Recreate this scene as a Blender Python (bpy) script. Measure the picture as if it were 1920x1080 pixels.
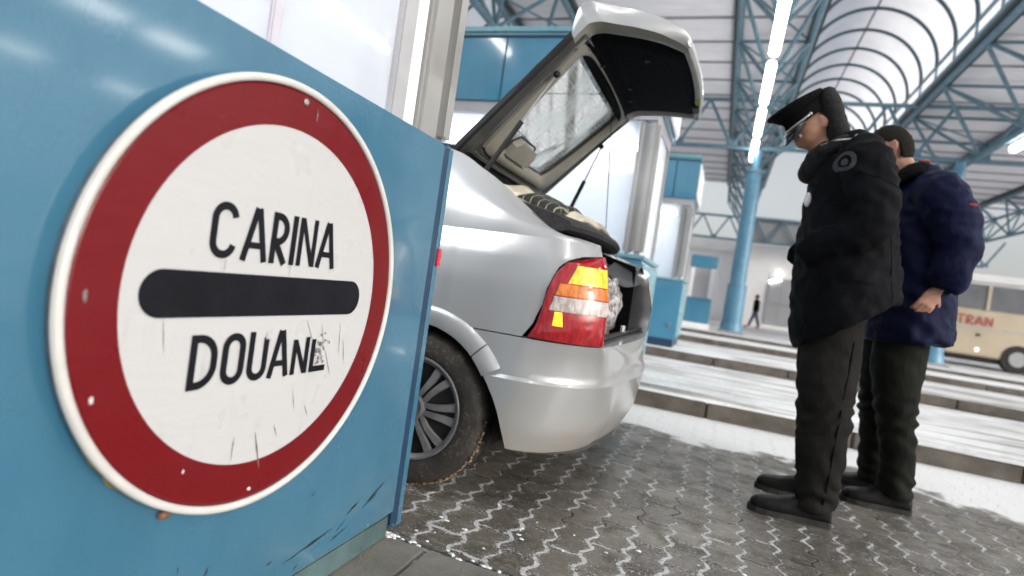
import bpy, bmesh, math, random
from mathutils import Vector, Matrix, noise
R = math.radians
for o in list(bpy.data.objects): bpy.data.objects.remove(o)
SC = bpy.context.scene
COL = SC.collection

# ------------------------------------------------------------------ camera, sky, sun, exposure
CAM_H, F_PX, PITCH, ROLL, YAW = 0.87, 1109.7, -0.0202, 0.1447, 0.3412
def make_camera():
    Fv = Vector((-math.sin(YAW)*math.cos(PITCH), math.cos(YAW)*math.cos(PITCH), math.sin(PITCH)))
    Rv = Vector((math.cos(YAW), math.sin(YAW), 0)); Uv = Rv.cross(Fv)
    R2 = Rv*math.cos(ROLL) + Uv*math.sin(ROLL); U2 = Uv*math.cos(ROLL) - Rv*math.sin(ROLL)
    m = Matrix(((R2.x, U2.x, -Fv.x, 0), (R2.y, U2.y, -Fv.y, 0), (R2.z, U2.z, -Fv.z, CAM_H), (0, 0, 0, 1)))
    cd = bpy.data.cameras.new('camera'); co = bpy.data.objects.new('camera', cd); COL.objects.link(co)
    co.matrix_world = m
    cd.sensor_width = 36; cd.lens = F_PX/1920*36; cd.clip_end = 3000; cd.clip_start = .05
    cd.dof.use_dof = True; cd.dof.focus_distance = 1.75; cd.dof.aperture_fstop = 1.9
    SC.camera = co
make_camera()
w = bpy.data.worlds.new('World'); SC.world = w; w.use_nodes = True
nt = w.node_tree; nt.nodes.clear()
sky = nt.nodes.new('ShaderNodeTexSky'); sky.sky_type = 'NISHITA'; sky.sun_disc = False
sky.sun_elevation = R(18); sky.sun_rotation = R(112); sky.dust_density = 3.0; sky.air_density = 1.0
hs = nt.nodes.new('ShaderNodeHueSaturation'); hs.inputs['Saturation'].default_value = .22
bg = nt.nodes.new('ShaderNodeBackground'); bg.inputs['Strength'].default_value = .15
wo = nt.nodes.new('ShaderNodeOutputWorld')
nt.links.new(sky.outputs[0], hs.inputs['Color']); nt.links.new(hs.outputs[0], bg.inputs['Color']); nt.links.new(bg.outputs[0], wo.inputs[0])
sd = bpy.data.lights.new('sun', 'SUN'); sd.energy = 0.85; sd.angle = R(14); sd.color = (1, .90, .79)
so = bpy.data.objects.new('sun', sd); COL.objects.link(so)
so.rotation_euler = Vector((-math.sin(R(112))*math.cos(R(18)), -math.cos(R(112))*math.cos(R(18)), -math.sin(R(18)))).to_track_quat('-Z', 'Y').to_euler()
SC.view_settings.view_transform = 'Standard'; SC.view_settings.look = 'None'; SC.view_settings.gamma = 1
SC.view_settings.exposure = 0.5
SC.render.engine = 'CYCLES'; SC.cycles.use_denoising = True
SC.cycles.max_bounces = 8; SC.cycles.transparent_max_bounces = 12

# ------------------------------------------------------------------ helpers
ORG = {}
def tag(o, label=None, cat=None, group=None, kind=None):
    if label: o['label'] = label
    if cat: o['category'] = cat
    if group: o['group'] = group
    if kind: o['kind'] = kind
    return o
def thing(name, label, cat, loc, group=None):
    o = bpy.data.objects.new(name, None); COL.objects.link(o); o.location = loc; ORG[o.name] = Vector(loc)
    o.empty_display_size = .2
    return tag(o, label, cat, group)
def link(name, bm, mats, parent=None, smooth=False, loc=None):
    if not isinstance(mats, (list, tuple)): mats = [mats]
    org = Vector(loc) if loc is not None else Vector((0, 0, 0))
    if parent is not None: org = ORG[parent.name]
    if org.length > 0: bmesh.ops.translate(bm, vec=-org, verts=bm.verts)
    me = bpy.data.meshes.new(name); bm.to_mesh(me); bm.free()
    for m in mats: me.materials.append(m)
    if smooth is True:
        for p in me.polygons: p.use_smooth = True
    o = bpy.data.objects.new(name, me); COL.objects.link(o)
    if parent is not None: o.parent = parent
    else: o.location = org
    ORG[o.name] = org
    if isinstance(smooth, (int, float)) and smooth is not True and smooth:
        for p in me.polygons: p.use_smooth = True
        me.set_sharp_from_angle(angle=R(smooth))
    return o
def box(bm, a, b, mi=0, bev=0):
    x0, y0, z0 = a; x1, y1, z1 = b
    if bev:
        t = bmesh.new(); box(t, a, b, mi)
        bmesh.ops.bevel(t, geom=t.edges[:], offset=bev, segments=2, affect='EDGES')
        for f in t.faces: f.material_index = mi
        me = bpy.data.meshes.new('t'); t.to_mesh(me); t.free(); bm.from_mesh(me); bpy.data.meshes.remove(me)
        return
    v = [bm.verts.new(p) for p in ((x0,y0,z0),(x1,y0,z0),(x1,y1,z0),(x0,y1,z0),(x0,y0,z1),(x1,y0,z1),(x1,y1,z1),(x0,y1,z1))]
    for q in ((3,2,1,0),(4,5,6,7),(0,1,5,4),(1,2,6,5),(2,3,7,6),(3,0,4,7)):
        f = bm.faces.new([v[i] for i in q]); f.material_index = mi
def ringpts(c, a, b, ra, rb, n, e=1.0):
    out = []
    for i in range(n):
        t = 2*math.pi*i/n; ct, st = math.cos(t), math.sin(t)
        if e != 1: ct = math.copysign(abs(ct)**e, ct); st = math.copysign(abs(st)**e, st)
        out.append(c + a*(ra*ct) + b*(rb*st))
    return out
def skin_rings(bm, rings, caps=True, mi=0, closed=True):
    V = [[bm.verts.new(p) for p in r] for r in rings]
    n = len(V[0])
    for i in range(len(V)-1):
        for j in range(n if closed else n-1):
            k = (j+1) % n
            f = bm.faces.new((V[i][j], V[i][k], V[i+1][k], V[i+1][j])); f.material_index = mi
    if caps:
        f = bm.faces.new(V[0][::-1]); f.material_index = mi
        f = bm.faces.new(V[-1]); f.material_index = mi
    return V
def tube(bm, p, q, r, r2=None, n=8, mi=0):
    p, q = Vector(p), Vector(q); d = (q-p).normalized()
    a = d.orthogonal().normalized(); b = d.cross(a)
    skin_rings(bm, [ringpts(p, a, b, r, r, n), ringpts(q, a, b, r2 or r, r2 or r, n)], mi=mi)
def path_tube(bm, pts, rad, n=8, mi=0, ref=Vector((0, 1, 0))):
    pts = [Vector(p) for p in pts]; rings = []
    for i, p in enumerate(pts):
        d = (pts[min(i+1, len(pts)-1)] - pts[max(i-1, 0)]).normalized()
        a = ref - d*ref.dot(d)
        if a.length < .05: a = d.orthogonal()
        a.normalize(); b = d.cross(a)
        r = rad[i] if isinstance(rad, (list, tuple)) else rad
        ra, rb = r if isinstance(r, tuple) else (r, r)
        rings.append(ringpts(p, a, b, ra, rb, n))
    skin_rings(bm, rings, mi=mi)
def catmull(pts, n=6):
    P = [Vector(p) for p in pts]; P = [P[0]*2-P[1]] + P + [P[-1]*2-P[-2]]; out = []
    for i in range(1, len(P)-2):
        for k in range(n):
            t = k/n; a, b, c, d = P[i-1:i+3]
            out.append(.5*((2*b)+(c-a)*t+(2*a-5*b+4*c-d)*t*t+(3*b-a-3*c+d)*t**3))
    out.append(P[-2]); return out
def grid(bm, rows, mi=0, flip=False):
    V = [[bm.verts.new(p) for p in r] for r in rows]
    for i in range(len(V)-1):
        for j in range(len(V[0])-1):
            q = (V[i][j], V[i][j+1], V[i+1][j+1], V[i+1][j])
            try: f = bm.faces.new(q[::-1] if flip else q); f.material_index = mi
            except ValueError: pass
    return V
def interp(x, pts):
    if x <= pts[0][0]: return pts[0][1]
    for (a, u), (b, v) in zip(pts, pts[1:]):
        if x <= b: return u + (v-u)*(x-a)/(b-a)
    return pts[-1][1]
def sstep(t): t = max(0, min(1, t)); return t*t*(3-2*t)
def prism(bm, poly, h, axis='x', at=0.0, mi=0):
    """closed polygon (list of 2D) extruded by h along an axis, starting at coordinate at"""
    def P(u, v, w):
        return {'x': (w, u, v), 'y': (u, w, v), 'z': (u, v, w)}[axis]
    a = [bm.verts.new(P(u, v, at)) for u, v in poly]; b = [bm.verts.new(P(u, v, at+h)) for u, v in poly]
    fs = [bm.faces.new(a[::-1]), bm.faces.new(b)]
    for i in range(len(a)):
        j = (i+1) % len(a); fs.append(bm.faces.new((a[i], a[j], b[j], b[i])))
    for f in fs: f.material_index = mi
    bmesh.ops.recalc_face_normals(bm, faces=fs)
def add_mod_solid(o, t, offset=-1):
    m = o.modifiers.new('solid', 'SOLIDIFY'); m.thickness = t; m.offset = offset; return m

# ------------------------------------------------------------------ materials
class NT:
    def __init__(s, name):
        s.m = bpy.data.materials.new(name); s.m.use_nodes = True; s.t = s.m.node_tree; s.t.nodes.clear()
        s.out = s.n('OutputMaterial')
    def n(s, typ, **k):
        nd = s.t.nodes.new('ShaderNode'+typ)
        for a, v in k.items():
            if a.startswith('i_'): s.put(nd, a[2:].replace('_', ' '), v)
            else: setattr(nd, a, v)
        return nd
    def put(s, nd, key, v):
        inp = nd.inputs[int(key)] if key.isdigit() else nd.inputs[key]
        if hasattr(v, 'is_linked') or hasattr(v, 'links'): s.t.links.new(v, inp)
        else: inp.default_value = v
    def math(s, op, a, b=0.0, c=0.0, clamp=False):
        nd = s.n('Math', operation=op, use_clamp=clamp)
        for i, v in enumerate((a, b, c)): s.put(nd, str(i), v)
        return nd.outputs[0]
    def mix(s, fac, a, b, blend='MIX'):
        nd = s.n('Mix', data_type='RGBA', blend_type=blend)
        s.put(nd, '0', fac)
        for k, v in ((6, a), (7, b)):
            if isinstance(v, tuple) and len(v) == 3: v = v+(1,)
            s.put(nd, str(k), v)
        return nd.outputs[2]
    def ramp(s, fac, lo, hi, a=0.0, b=1.0):
        nd = s.n('MapRange', interpolation_type='SMOOTHSTEP')
        for k, v in zip(('Value', 'From Min', 'From Max', 'To Min', 'To Max'), (fac, lo, hi, a, b)): s.put(nd, k, v)
        return nd.outputs[0]
    def pos(s): return s.n('NewGeometry').outputs['Position']
    def noise(s, vec, scale, detail=3.0, rough=.55, dim='3D'):
        nd = s.n('TexNoise', noise_dimensions=dim); s.put(nd, 'Vector', vec); s.put(nd, 'Scale', scale); s.put(nd, 'Detail', detail); s.put(nd, 'Roughness', rough)
        return nd.outputs['Fac']
    def scale(s, vec, v):
        nd = s.n('Mapping'); s.put(nd, 'Vector', vec); nd.inputs['Scale'].default_value = v; return nd.outputs[0]
    def bump(s, h, strength=.3, dist=.01, normal=None):
        nd = s.n('Bump'); s.put(nd, 'Height', h); nd.inputs['Strength'].default_value = strength; nd.inputs['Distance'].default_value = dist
        if normal is not None: s.put(nd, 'Normal', normal)
        return nd.outputs[0]
    def bsdf(s, **k):
        nd = s.n('BsdfPrincipled')
        for a, v in k.items():
            key = {'color': 'Base Color', 'rough': 'Roughness', 'metal': 'Metallic', 'normal': 'Normal', 'coat': 'Coat Weight', 'coat_rough': 'Coat Roughness', 'trans': 'Transmission Weight', 'spec': 'Specular IOR Level', 'alpha': 'Alpha', 'emit': 'Emission Color', 'emit_s': 'Emission Strength', 'sheen': 'Sheen Weight', 'sss': 'Subsurface Weight', 'ior': 'IOR'}[a]
            if isinstance(v, tuple) and len(v) == 3: v = v+(1,)
            s.put(nd, key, v)
        s.t.links.new(nd.outputs[0], s.out.inputs[0]); return nd
    def surf(s, sh): s.t.links.new(sh, s.out.inputs[0])
def simple(name, col, rough=.5, var=.15, scale=6, bump=0.0, bscale=80, metal=0.0, **k):
    t = NT(name); p = t.n('TexCoord').outputs['Object']
    n = t.noise(p, scale, 4)
    c = t.mix(t.ramp(n, .3, .7), tuple(x*(1-var) for x in col), tuple(min(1, x*(1+var)) for x in col))
    kw = dict(k)
    if bump: kw['normal'] = t.bump(t.noise(p, bscale, 3), bump, .01)
    t.bsdf(color=c, rough=t.ramp(t.noise(p, scale*2.3, 3), .3, .7, rough*.85, min(1, rough*1.15)), metal=metal, **kw)
    return t.m
def emit_mat(name, col, s):
    t = NT(name); e = t.n('Emission'); e.inputs[0].default_value = col+(1,); e.inputs[1].default_value = s; t.surf(e.outputs[0]); return t.m
def glass_mat(name, tint=(.8, .88, .9), refl=.12, haze=0.0, hazecol=(.6, .65, .66), stripes=None, flat=False):
    t = NT(name)
    tr = t.n('BsdfTransparent'); tr.inputs[0].default_value = tint+(1,)
    gl = t.n('BsdfGlossy'); gl.inputs['Roughness'].default_value = .03
    fr = t.n('LayerWeight'); fr.inputs[0].default_value = .35
    f = t.math('ADD', t.math('MULTIPLY', fr.outputs['Fresnel'], .8), refl, clamp=True)
    mx = t.n('MixShader'); t.put(mx, '0', f); t.put(mx, '1', tr.outputs[0]); t.put(mx, '2', gl.outputs[0])
    sh = mx.outputs[0]
    if haze or stripes:
        p = t.n('TexCoord').outputs['Object']
        hz = t.math('MULTIPLY', t.ramp(t.noise(p, .8 if flat else 5, 2 if flat else 5), .3, .75, .8 if flat else 0, 1), haze*(1 if flat else 2), clamp=True)
        df = t.n('BsdfDiffuse'); df.inputs[0].default_value = hazecol+(1,)
        tl = t.n('BsdfTranslucent'); tl.inputs[0].default_value = hazecol+(1,)
        ad = t.n('MixShader'); ad.inputs[0].default_value = .5; t.put(ad, '1', df.outputs[0]); t.put(ad, '2', tl.outputs[0])
        if stripes: hz = t.math('MAXIMUM', hz, stripes(t))
        m2 = t.n('MixShader'); t.put(m2, '0', hz); t.put(m2, '1', sh); t.put(m2, '2', ad.outputs[0]); sh = m2.outputs[0]
    t.surf(sh); return t.m

def mat_box_blue():
    t = NT('blue_painted_steel'); p = t.pos()
    big = t.noise(t.scale(p, (1, 2.2, 1.2)), 2.2, 4)
    c = t.mix(t.ramp(big, .3, .7), (.034, .128, .210), (.045, .150, .238))
    sep = t.n('SeparateXYZ'); t.put(sep, '0', p)
    # grime near the bottom edge, small chips
    chip = t.ramp(t.noise(p, 42, 2), .70, .735)
    c = t.mix(t.math('MULTIPLY', chip, .45), c, (.04, .12, .17))
    grime = t.math('MULTIPLY', t.ramp(sep.outputs[2], .35, .02), t.ramp(t.noise(p, 5, 6), .35, .8))
    c = t.mix(t.math('MULTIPLY', grime, .35), c, (.12, .15, .13))
    peel = t.noise(t.scale(p, (1, 1.3, .8)), 170, 2, .4)
    wav = t.noise(p, 9, 2)
    nm = t.bump(t.math('ADD', peel, t.math('MULTIPLY', wav, 1.2)), .19, .004)
    t.bsdf(color=c, rough=t.ramp(t.noise(p, 6, 4), .3, .8, .19, .30), normal=nm, coat=.75, coat_rough=.09)
    return t.m
def mat_pavers():
    t = NT('interlocking_pavers'); p = t.pos()
    sep = t.n('SeparateXYZ'); t.put(sep, '0', p); X, Y = sep.outputs[0], sep.outputs[1]
    wob = t.noise(p, 14, 2)
    zig = t.math('MULTIPLY', t.math('SINE', t.math('MULTIPLY', t.math('ADD', Y, t.math('MULTIPLY', wob, .02)), 55.6)), .0125)
    xs = t.math('ADD', t.math('ADD', X, zig), t.math('MULTIPLY', t.math('SUBTRACT', wob, .5), .012))
    cx = t.math('DIVIDE', t.math('ADD', xs, .055), .125); ix = t.math('FLOOR', cx); fx = t.math('SUBTRACT', cx, ix)
    dx = t.math('MULTIPLY', t.math('MINIMUM', fx, t.math('SUBTRACT', 1.0, fx)), .125)
    zy = t.math('MULTIPLY', t.math('SINE', t.math('MULTIPLY', X, 50.2)), .006)
    cy = t.math('ADD', t.math('DIVIDE', t.math('ADD', Y, zy), .226), t.math('MULTIPLY', t.math('MODULO', t.math('ADD', ix, 200.0), 2.0), .5))
    iy = t.math('FLOOR', cy); fy = t.math('SUBTRACT', cy, iy)
    dy = t.math('MULTIPLY', t.math('MINIMUM', fy, t.math('SUBTRACT', 1.0, fy)), .226)
    d = t.math('MINIMUM', dx, dy)
    cmb = t.n('CombineXYZ'); t.put(cmb, '0', ix); t.put(cmb, '1', iy)
    wn = t.n('TexWhiteNoise', noise_dimensions='2D'); t.put(wn, 'Vector', cmb.outputs[0]); rnd = wn.outputs['Value']
    n1 = t.noise(p, 60, 5, .65); n2 = t.noise(p, 7, 4); n3 = t.noise(p, 1.6, 4)
    tile = t.mix(rnd, (.052, .047, .041), (.158, .143, .118))
    tile = t.mix(t.ramp(n1, .35, .75), tile, (.18, .16, .13))
    tile = t.mix(t.ramp(n2, .45, .75), tile, (.058, .052, .044))
    # joints: dark gap or packed snow
    joint = t.ramp(d, .0055, .002)
    nj = t.math('ADD', t.math('ADD', t.math('MULTIPLY', t.noise(p, 3.3, 3), .62), t.math('MULTIPLY', t.noise(p, 14, 3), .38)), t.ramp(Y, 2.5, 1.8, 0.0, .10)); width = t.ramp(nj, .40, .66, .0002, .0085)
    snowj = t.ramp(t.math('SUBTRACT', t.math('MINIMUM', dx, t.math('ADD', dy, t.ramp(t.noise(p, 4, 2), .42, .6, .008, .0015))), t.math('ADD', width, t.math('MULTIPLY', t.math('SUBTRACT', n1, .5), .020))), .0028, -.0018)
    snowj = t.math('MULTIPLY', snowj, t.math('MULTIPLY', t.ramp(nj, .39, .50), t.ramp(n1, .30, .55, .35, 1.0)))
    # snow cover: flakes, drifts and the white strip along the kerb
    edge = t.math('ADD', Y, t.math('ADD', t.math('MULTIPLY', t.math('SUBTRACT', n3, .5), 2.4), t.math('MULTIPLY', X, .12)))
    cover = t.ramp(edge, 3.55, 4.35)
    coverx = t.ramp(t.math('ADD', t.math('SUBTRACT', X, 1.4), t.math('MULTIPLY', t.math('SUBTRACT', n3, .5), 1.6)), -.2, 1.0)
    cover = t.math('MAXIMUM', cover, t.math('MULTIPLY', coverx, t.ramp(Y, 2.6, 3.3)))
    cov = t.ramp(t.math('ADD', t.math('MULTIPLY', cover, .62), t.math('MULTIPLY', n2, .45)), .52, .74)
    cov = t.math('MULTIPLY', cov, t.ramp(n1, .25, .55, .75, 1.0))
    flake = t.math('MULTIPLY', t.ramp(t.noise(p, 95, 3, .6), .605, .68), t.ramp(n2, .33, .58))
    film = t.math('MULTIPLY', t.ramp(t.noise(t.scale(p, (1, 1.6, 1)), 22, 5, .65), .5, .8), t.math('ADD', t.ramp(n3, .4, .62, .12, .55), t.ramp(X, -.1, 1.0, 0.0, .22)))
    crumbs = t.math('MULTIPLY', t.math('MULTIPLY', t.ramp(t.noise(p, 120, 3, .6), .54, .62), t.ramp(d, .030, .006)), t.ramp(nj, .42, .56, 0.0, .85))
    snowj = t.math('MAXIMUM', snowj, crumbs)
    snow = t.math('MAXIMUM', t.math('MAXIMUM', snowj, cov), t.math('MAXIMUM', t.math('MULTIPLY', flake, .8), film))
    c = t.mix(joint, tile, (.02, .018, .016)); c = t.mix(snow, c, t.mix(cov, (.55, .555, .56), (.76, .77, .78)))
    h = t.math('ADD', t.math('MULTIPLY', t.math('MAXIMUM', t.ramp(d, 0, .007), snowj), .8), t.math('MULTIPLY', n1, .25))
    h = t.math('ADD', t.math('ADD', h, t.math('MULTIPLY', rnd, .25)), t.math('MULTIPLY', snow, .35))
    ro = t.math('MAXIMUM', t.ramp(n2, .35, .7, .32, .62), t.math('MULTIPLY', snow, .85))
    t.bsdf(color=c, rough=ro, normal=t.bump(h, .75, .006), spec=.5)
    return t.m
def mat_snow(name, dirt=.5, base=(.80, .81, .82)):
    t = NT(name); p = t.pos()
    st = t.noise(t.scale(p, (.22, 3.2, 1)), 2.0, 5, .6); st2 = t.noise(t.scale(p, (.5, 9, 1)), 1.3, 4, .6)
    big = t.noise(p, .35, 3)
    k = t.math('MULTIPLY', t.ramp(st, .49, .66), t.ramp(big, .35, .6, .4, 1)); k2 = t.math('MULTIPLY', t.ramp(st2, .56, .74), .7)
    k = t.math('MULTIPLY', t.math('MAXIMUM', k, k2), dirt)
    c = t.mix(t.math('MULTIPLY', t.ramp(t.noise(p, .9, 5, .6), .42, .68), dirt*.75), base, (.46, .46, .465))
    c = t.mix(k, c, (.20, .19, .175))
    t.bsdf(color=c, rough=.8, normal=t.bump(t.math('ADD', t.noise(p, 18, 5), st2), .6, .04), spec=.2)
    return t.m
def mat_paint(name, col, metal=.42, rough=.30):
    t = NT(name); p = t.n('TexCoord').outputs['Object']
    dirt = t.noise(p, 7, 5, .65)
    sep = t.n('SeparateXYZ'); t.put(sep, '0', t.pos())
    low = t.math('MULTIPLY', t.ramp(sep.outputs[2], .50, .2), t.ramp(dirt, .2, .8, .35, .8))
    c = t.mix(t.math('MULTIPLY', low, .55), col, (.33, .26, .18))  # low road dirt, tinted warm to stand in for glow on the bumper
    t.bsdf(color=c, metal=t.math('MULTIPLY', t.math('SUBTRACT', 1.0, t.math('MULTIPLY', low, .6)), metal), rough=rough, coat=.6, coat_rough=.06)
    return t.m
def mat_cloth(name, col, rough=.85, fold=.35, fscale=9):
    t = NT(name); p = t.n('TexCoord').outputs['Object']
    f = t.noise(t.scale(p, (1, 1, .55)), fscale, 3, .5); w = t.noise(p, 420, 2)
    c = t.mix(t.ramp(t.noise(p, 5, 4), .3, .7), tuple(x*.8 for x in col), tuple(x*1.25 for x in col))
    nm = t.bump(t.math('ADD', f, t.math('MULTIPLY', w, .05)), fold, .03)
    t.bsdf(color=c, rough=rough, normal=nm, spec=.05)
    return t.m
M = {}
M['box'] = mat_box_blue(); M['pavers'] = mat_pavers()
M['snow'] = mat_snow('trodden_snow', 1.0); M['snow_clean'] = mat_snow('fresh_snow', .3)
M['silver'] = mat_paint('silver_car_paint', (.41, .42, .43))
M['blue'] = simple('blue_panel_enamel', (.075, .235, .36), .10, .08, 2, coat=.5)
M['teal'] = simple('teal_trim_enamel', (.17, .36, .43), .3, .08)
M['truss'] = simple('blue_truss_paint', (.105, .195, .25), .45, .14)
M['trussdark'] = simple('dark_gutter_paint', (.02, .03, .035), .5, .1)
M['column'] = simple('pale_blue_column_paint', (.09, .235, .35), .35, .1)
M['alu'] = simple('brushed_aluminium', (.36, .36, .355), .38, .05, 3, metal=.4)
M['alug'] = simple('grey_anodised_frame', (.42, .42, .44), .4, .08, 4, metal=.3)
M['white'] = simple('white_enamel', (.86, .86, .87), .45, .04)
M['ceil'] = simple('white_ceiling_sheet', (.84, .83, .87), .6, .04, 1.5)
M['black'] = simple('black_plastic', (.009, .009, .010), .55, .2, 20, spec=.3)
M['rubber'] = simple('black_rubber', (.016, .016, .016), .75, .3, 30, bump=.2, bscale=120)
M['navy'] = simple('navy_gap_paint', (.012, .04, .085), .4, .1)
M['chrome'] = simple('bright_metal', (.7, .7, .7), .22, .05, metal=1.0)
M['steel'] = simple('galvanised_steel', (.35, .36, .36), .5, .15, 14, metal=.6)
M['concrete'] = simple('kerb_concrete', (.115, .10, .085), .9, .3, 5, bump=.35, bscale=50)
M['slab'] = simple('grey_paving_slab', (.17, .165, .145), .8, .18, 9, bump=.3, bscale=90)
M['plaster'] = simple('pale_wall_plaster', (.86, .85, .86), .8, .06, .6)
M['greypanel'] = simple('grey_cladding', (.36, .36, .38), .6, .08, .5)
M['tube'] = emit_mat('fluorescent_tube_glow', (1.0, .98, .94), 15.0)
M['booth_fill'] = emit_mat('added_booth_glow', (.97, .98, 1.0), 7.0)  # for glowing panels added inside the booths to whiten their windows
M['lampglow'] = emit_mat('lamp_glow', (1, .93, .80), 2.2)
M['pane'] = glass_mat('whitened_booth_glass', (.93, .96, .98), .05, .62, (.90, .91, .95), flat=True)  # white haze in the glass stands in for overexposed daylight
M['busglass'] = simple('hazed_bus_glass', (.13, .135, .15), .25, .25, .5)  # glass colour lightened to put the background haze into it
M['darkglass'] = simple('dark_tinted_glass', (.02, .025, .03), .05, .1, 2, coat=.5)
def mat_polycarb():
    t = NT('milky_polycarbonate'); p = t.pos()
    tl = t.n('BsdfTranslucent'); n = t.noise(p, 1.5, 3)
    c = t.mix(t.ramp(n, .3, .7), (.80, .80, .85), (.90, .90, .93)); t.put(tl, '0', c)
    tr = t.n('BsdfTransparent'); tr.inputs[0].default_value = (.92, .92, .96, 1)
    mx = t.n('MixShader'); mx.inputs[0].default_value = .45; t.put(mx, '1', tl.outputs[0]); t.put(mx, '2', tr.outputs[0]); t.surf(mx.outputs[0]); return t.m
M['poly'] = mat_polycarb()
# ------------------------------------------------------------------ setting: ground, lanes, islands
def sheet(name, x0, x1, y0, y1, z, mat, kind='structure', n=1):
    bm = bmesh.new(); v = [bm.verts.new(p) for p in ((x0,y0,z),(x1,y0,z),(x1,y1,z),(x0,y1,z))]; bm.faces.new(v)
    return tag(link(name, bm, mat), kind=kind)
sheet('ground', -600, 600, -600, 900, -.012, M['snow'])
sheet('paved_lane', -14, 16, 1.665, 4.84, 0.0, M['pavers'])
sheet('paved_lane', -14, 16, -1.4, 1.655, -.008, M['pavers'])
def island(name, x0, x1, y0, y1, h, top):
    bm = bmesh.new(); rng = random.Random(int(y0*10))
    x = x0
    while x < x1:                                    # kerb stones along the near and far edge
        L = 1.0; xe = min(x+L, x1)
        for (ya, yb) in ((y0, y0+.15), (y1-.15, y1)):
            box(bm, (x+.004, ya+rng.uniform(-.004, .004), -.01), (xe-.004, yb, h-.004+rng.uniform(-.003, .002)), 0, .012)
        x = xe
    t = bmesh.new()
    # snow lying on the island: a low, uneven blanket that ends ragged short of the kerb's edge
    nx, ny = int((x1-x0)*9), 14
    rows = []
    for j in range(ny+1):
        r = []
        for i in range(nx+1):
            xx = x0+(x1-x0)*i/nx; v = j/ny
            ed = .012+.05*noise.noise((xx*1.3, y0, 0))+.03*noise.noise((xx*5, y0, 3))
            yy = y0+max(.006, ed+.02)+v*((y1-.03)-(y0+max(.006, ed+.02)))
            zz = h+.004+.022*min(1, min(v, 1-v)*7)**.5*(1+.5*noise.noise((xx*1.1, yy*2, 1)))
            if v == 0 or v == 1: zz = h-.006
            r.append((xx, yy, zz))
        rows.append(r)
    grid(t, rows)
    tag(link(name, bm, M['concrete']), kind='structure')
    tag(link('snow', t, top, smooth=True), kind='structure')
island('pavement', -14, 16, 4.80, 6.1, .125, M['snow'])
island('pavement', -14, 16, 9.12, 10.5, .125, M['snow'])
island('pavement', -14, 16, 13.9, 15.2, .12, M['snow_clean'])
island('pavement', -14, 16, 17.4, 19.4, .12, M['snow_clean'])
# the near island: grey slabs flush with the lane, snow packed along the joint
bm = bmesh.new(); rng = random.Random(5)
for i in range(-12, 9):
    for j in range(-6, 2):
        x, y = i*.40+.06, 1.66-(2-j)*.40+.0
        z = rng.uniform(-.004, .0)
        box(bm, (x+.003, y+.003, -.06), (x+.397, y+.397, z), 0, .006)
tag(link('paving_slabs', bm, M['slab']), kind='structure')
bm = bmesh.new(); rng = random.Random(9)
def clump(bm, x, y, r, h, sx=1.0):
    res = bmesh.ops.create_icosphere(bm, subdivisions=2, radius=1)
    for v in res['verts']:
        d = 1+.45*noise.noise(v.co*1.7+Vector((x*37, y*51, 0)))
        v.co = Vector((x+v.co.x*r*sx*d, y+v.co.y*r*d, max(-.004, v.co.z*h*d)))
for i in range(60):
    x = -.90+1.5*rng.random()**1.1; y = 1.662+rng.gauss(0, .008)
    clump(bm, x, y, rng.uniform(.002, .007), rng.uniform(.002, .005), rng.uniform(1.2, 3.0))
for i in range(46):
    x = rng.uniform(-.84, .8); y = rng.uniform(1.69, 2.15)
    clump(bm, x, y, rng.uniform(.002, .005), rng.uniform(.002, .004), rng.uniform(.8, 2.6))
for i in range(26):                                  # a curl of snow on the slab under the cabinet
    a = i/25; clump(bm, -.80+.16*a+.01*math.sin(a*7), 1.40-.10*a*a+.06*a+rng.gauss(0, .003), rng.uniform(.004, .009), .006, 1.5)
tag(link('snow', bm, M['snow_clean'], smooth=True), kind='stuff')

# ------------------------------------------------------------------ cabinet with the road sign
BX = -.875
cab = thing('barrier_cabinet', 'glossy blue steel cabinet carrying the round customs sign', 'cabinet', (BX-.2, .9, 0))
M['scratch'] = simple('black_scuff', (.012, .014, .016), .7, .3, 60)
bm = bmesh.new()
box(bm, (BX-.5, -.9, .075), (BX, 1.662, 1.247), 0, .006)
rng = random.Random(3)
def scuff(y0, z0, y1, z1, w):                        # scrape marks: thin ragged slivers on the paint
    n = 9; d = Vector((y1-y0, z1-z0)); p = Vector((-d.y, d.x)).normalized(); up, lo = [], []
    for i in range(n+1):
        t = i/n; c = Vector((y0, z0))+d*t; ww = w*math.sin(math.pi*min(1, t*.96+.02))*(.35+.9*rng.random())
        j = p*rng.uniform(-.3, .3)*w
        up.append((c.x+p.x*ww+j.x, c.y+p.y*ww+j.y)); lo.append((c.x-p.x*ww+j.x, c.y-p.y*ww+j.y))
    for i in range(n):
        q = [bm.verts.new((BX+.0006, a, b)) for a, b in (lo[i], lo[i+1], up[i+1], up[i])]
        f = bm.faces.new(q); f.material_index = 1
for a in ((1.144, .122, 1.335, .142, .0035), (1.466, .150, 1.575, .20, .004), (1.39, .158, 1.444, .178, .004), (1.328, .108, 1.40, .122, .0025), (.912, .196, .922, .213, .003),
          (.847, .228, .846, .248, .0015), (1.352, .126, 1.385, .146, .002), (1.09, .143, 1.11, .146, .003), (1.189, .090, 1.203, .099, .002), (1.50, .155, 1.54, .178, .0025), (1.22, .26, 1.24, .27, .0015), (1.05, .33, 1.056, .345, .0012)):
    scuff(*a)
link('body', bm, [M['box'], M['scratch']], cab)
M['plinth'] = simple('dirty_green_plinth', (.065, .11, .115), .6, .3, 8, bump=.2)
bm = bmesh.new(); box(bm, (BX-.48, -.88, .0), (BX-.006, 1.645, .072), 0, .004); link('plinth', bm, M['plinth'], cab)
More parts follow.
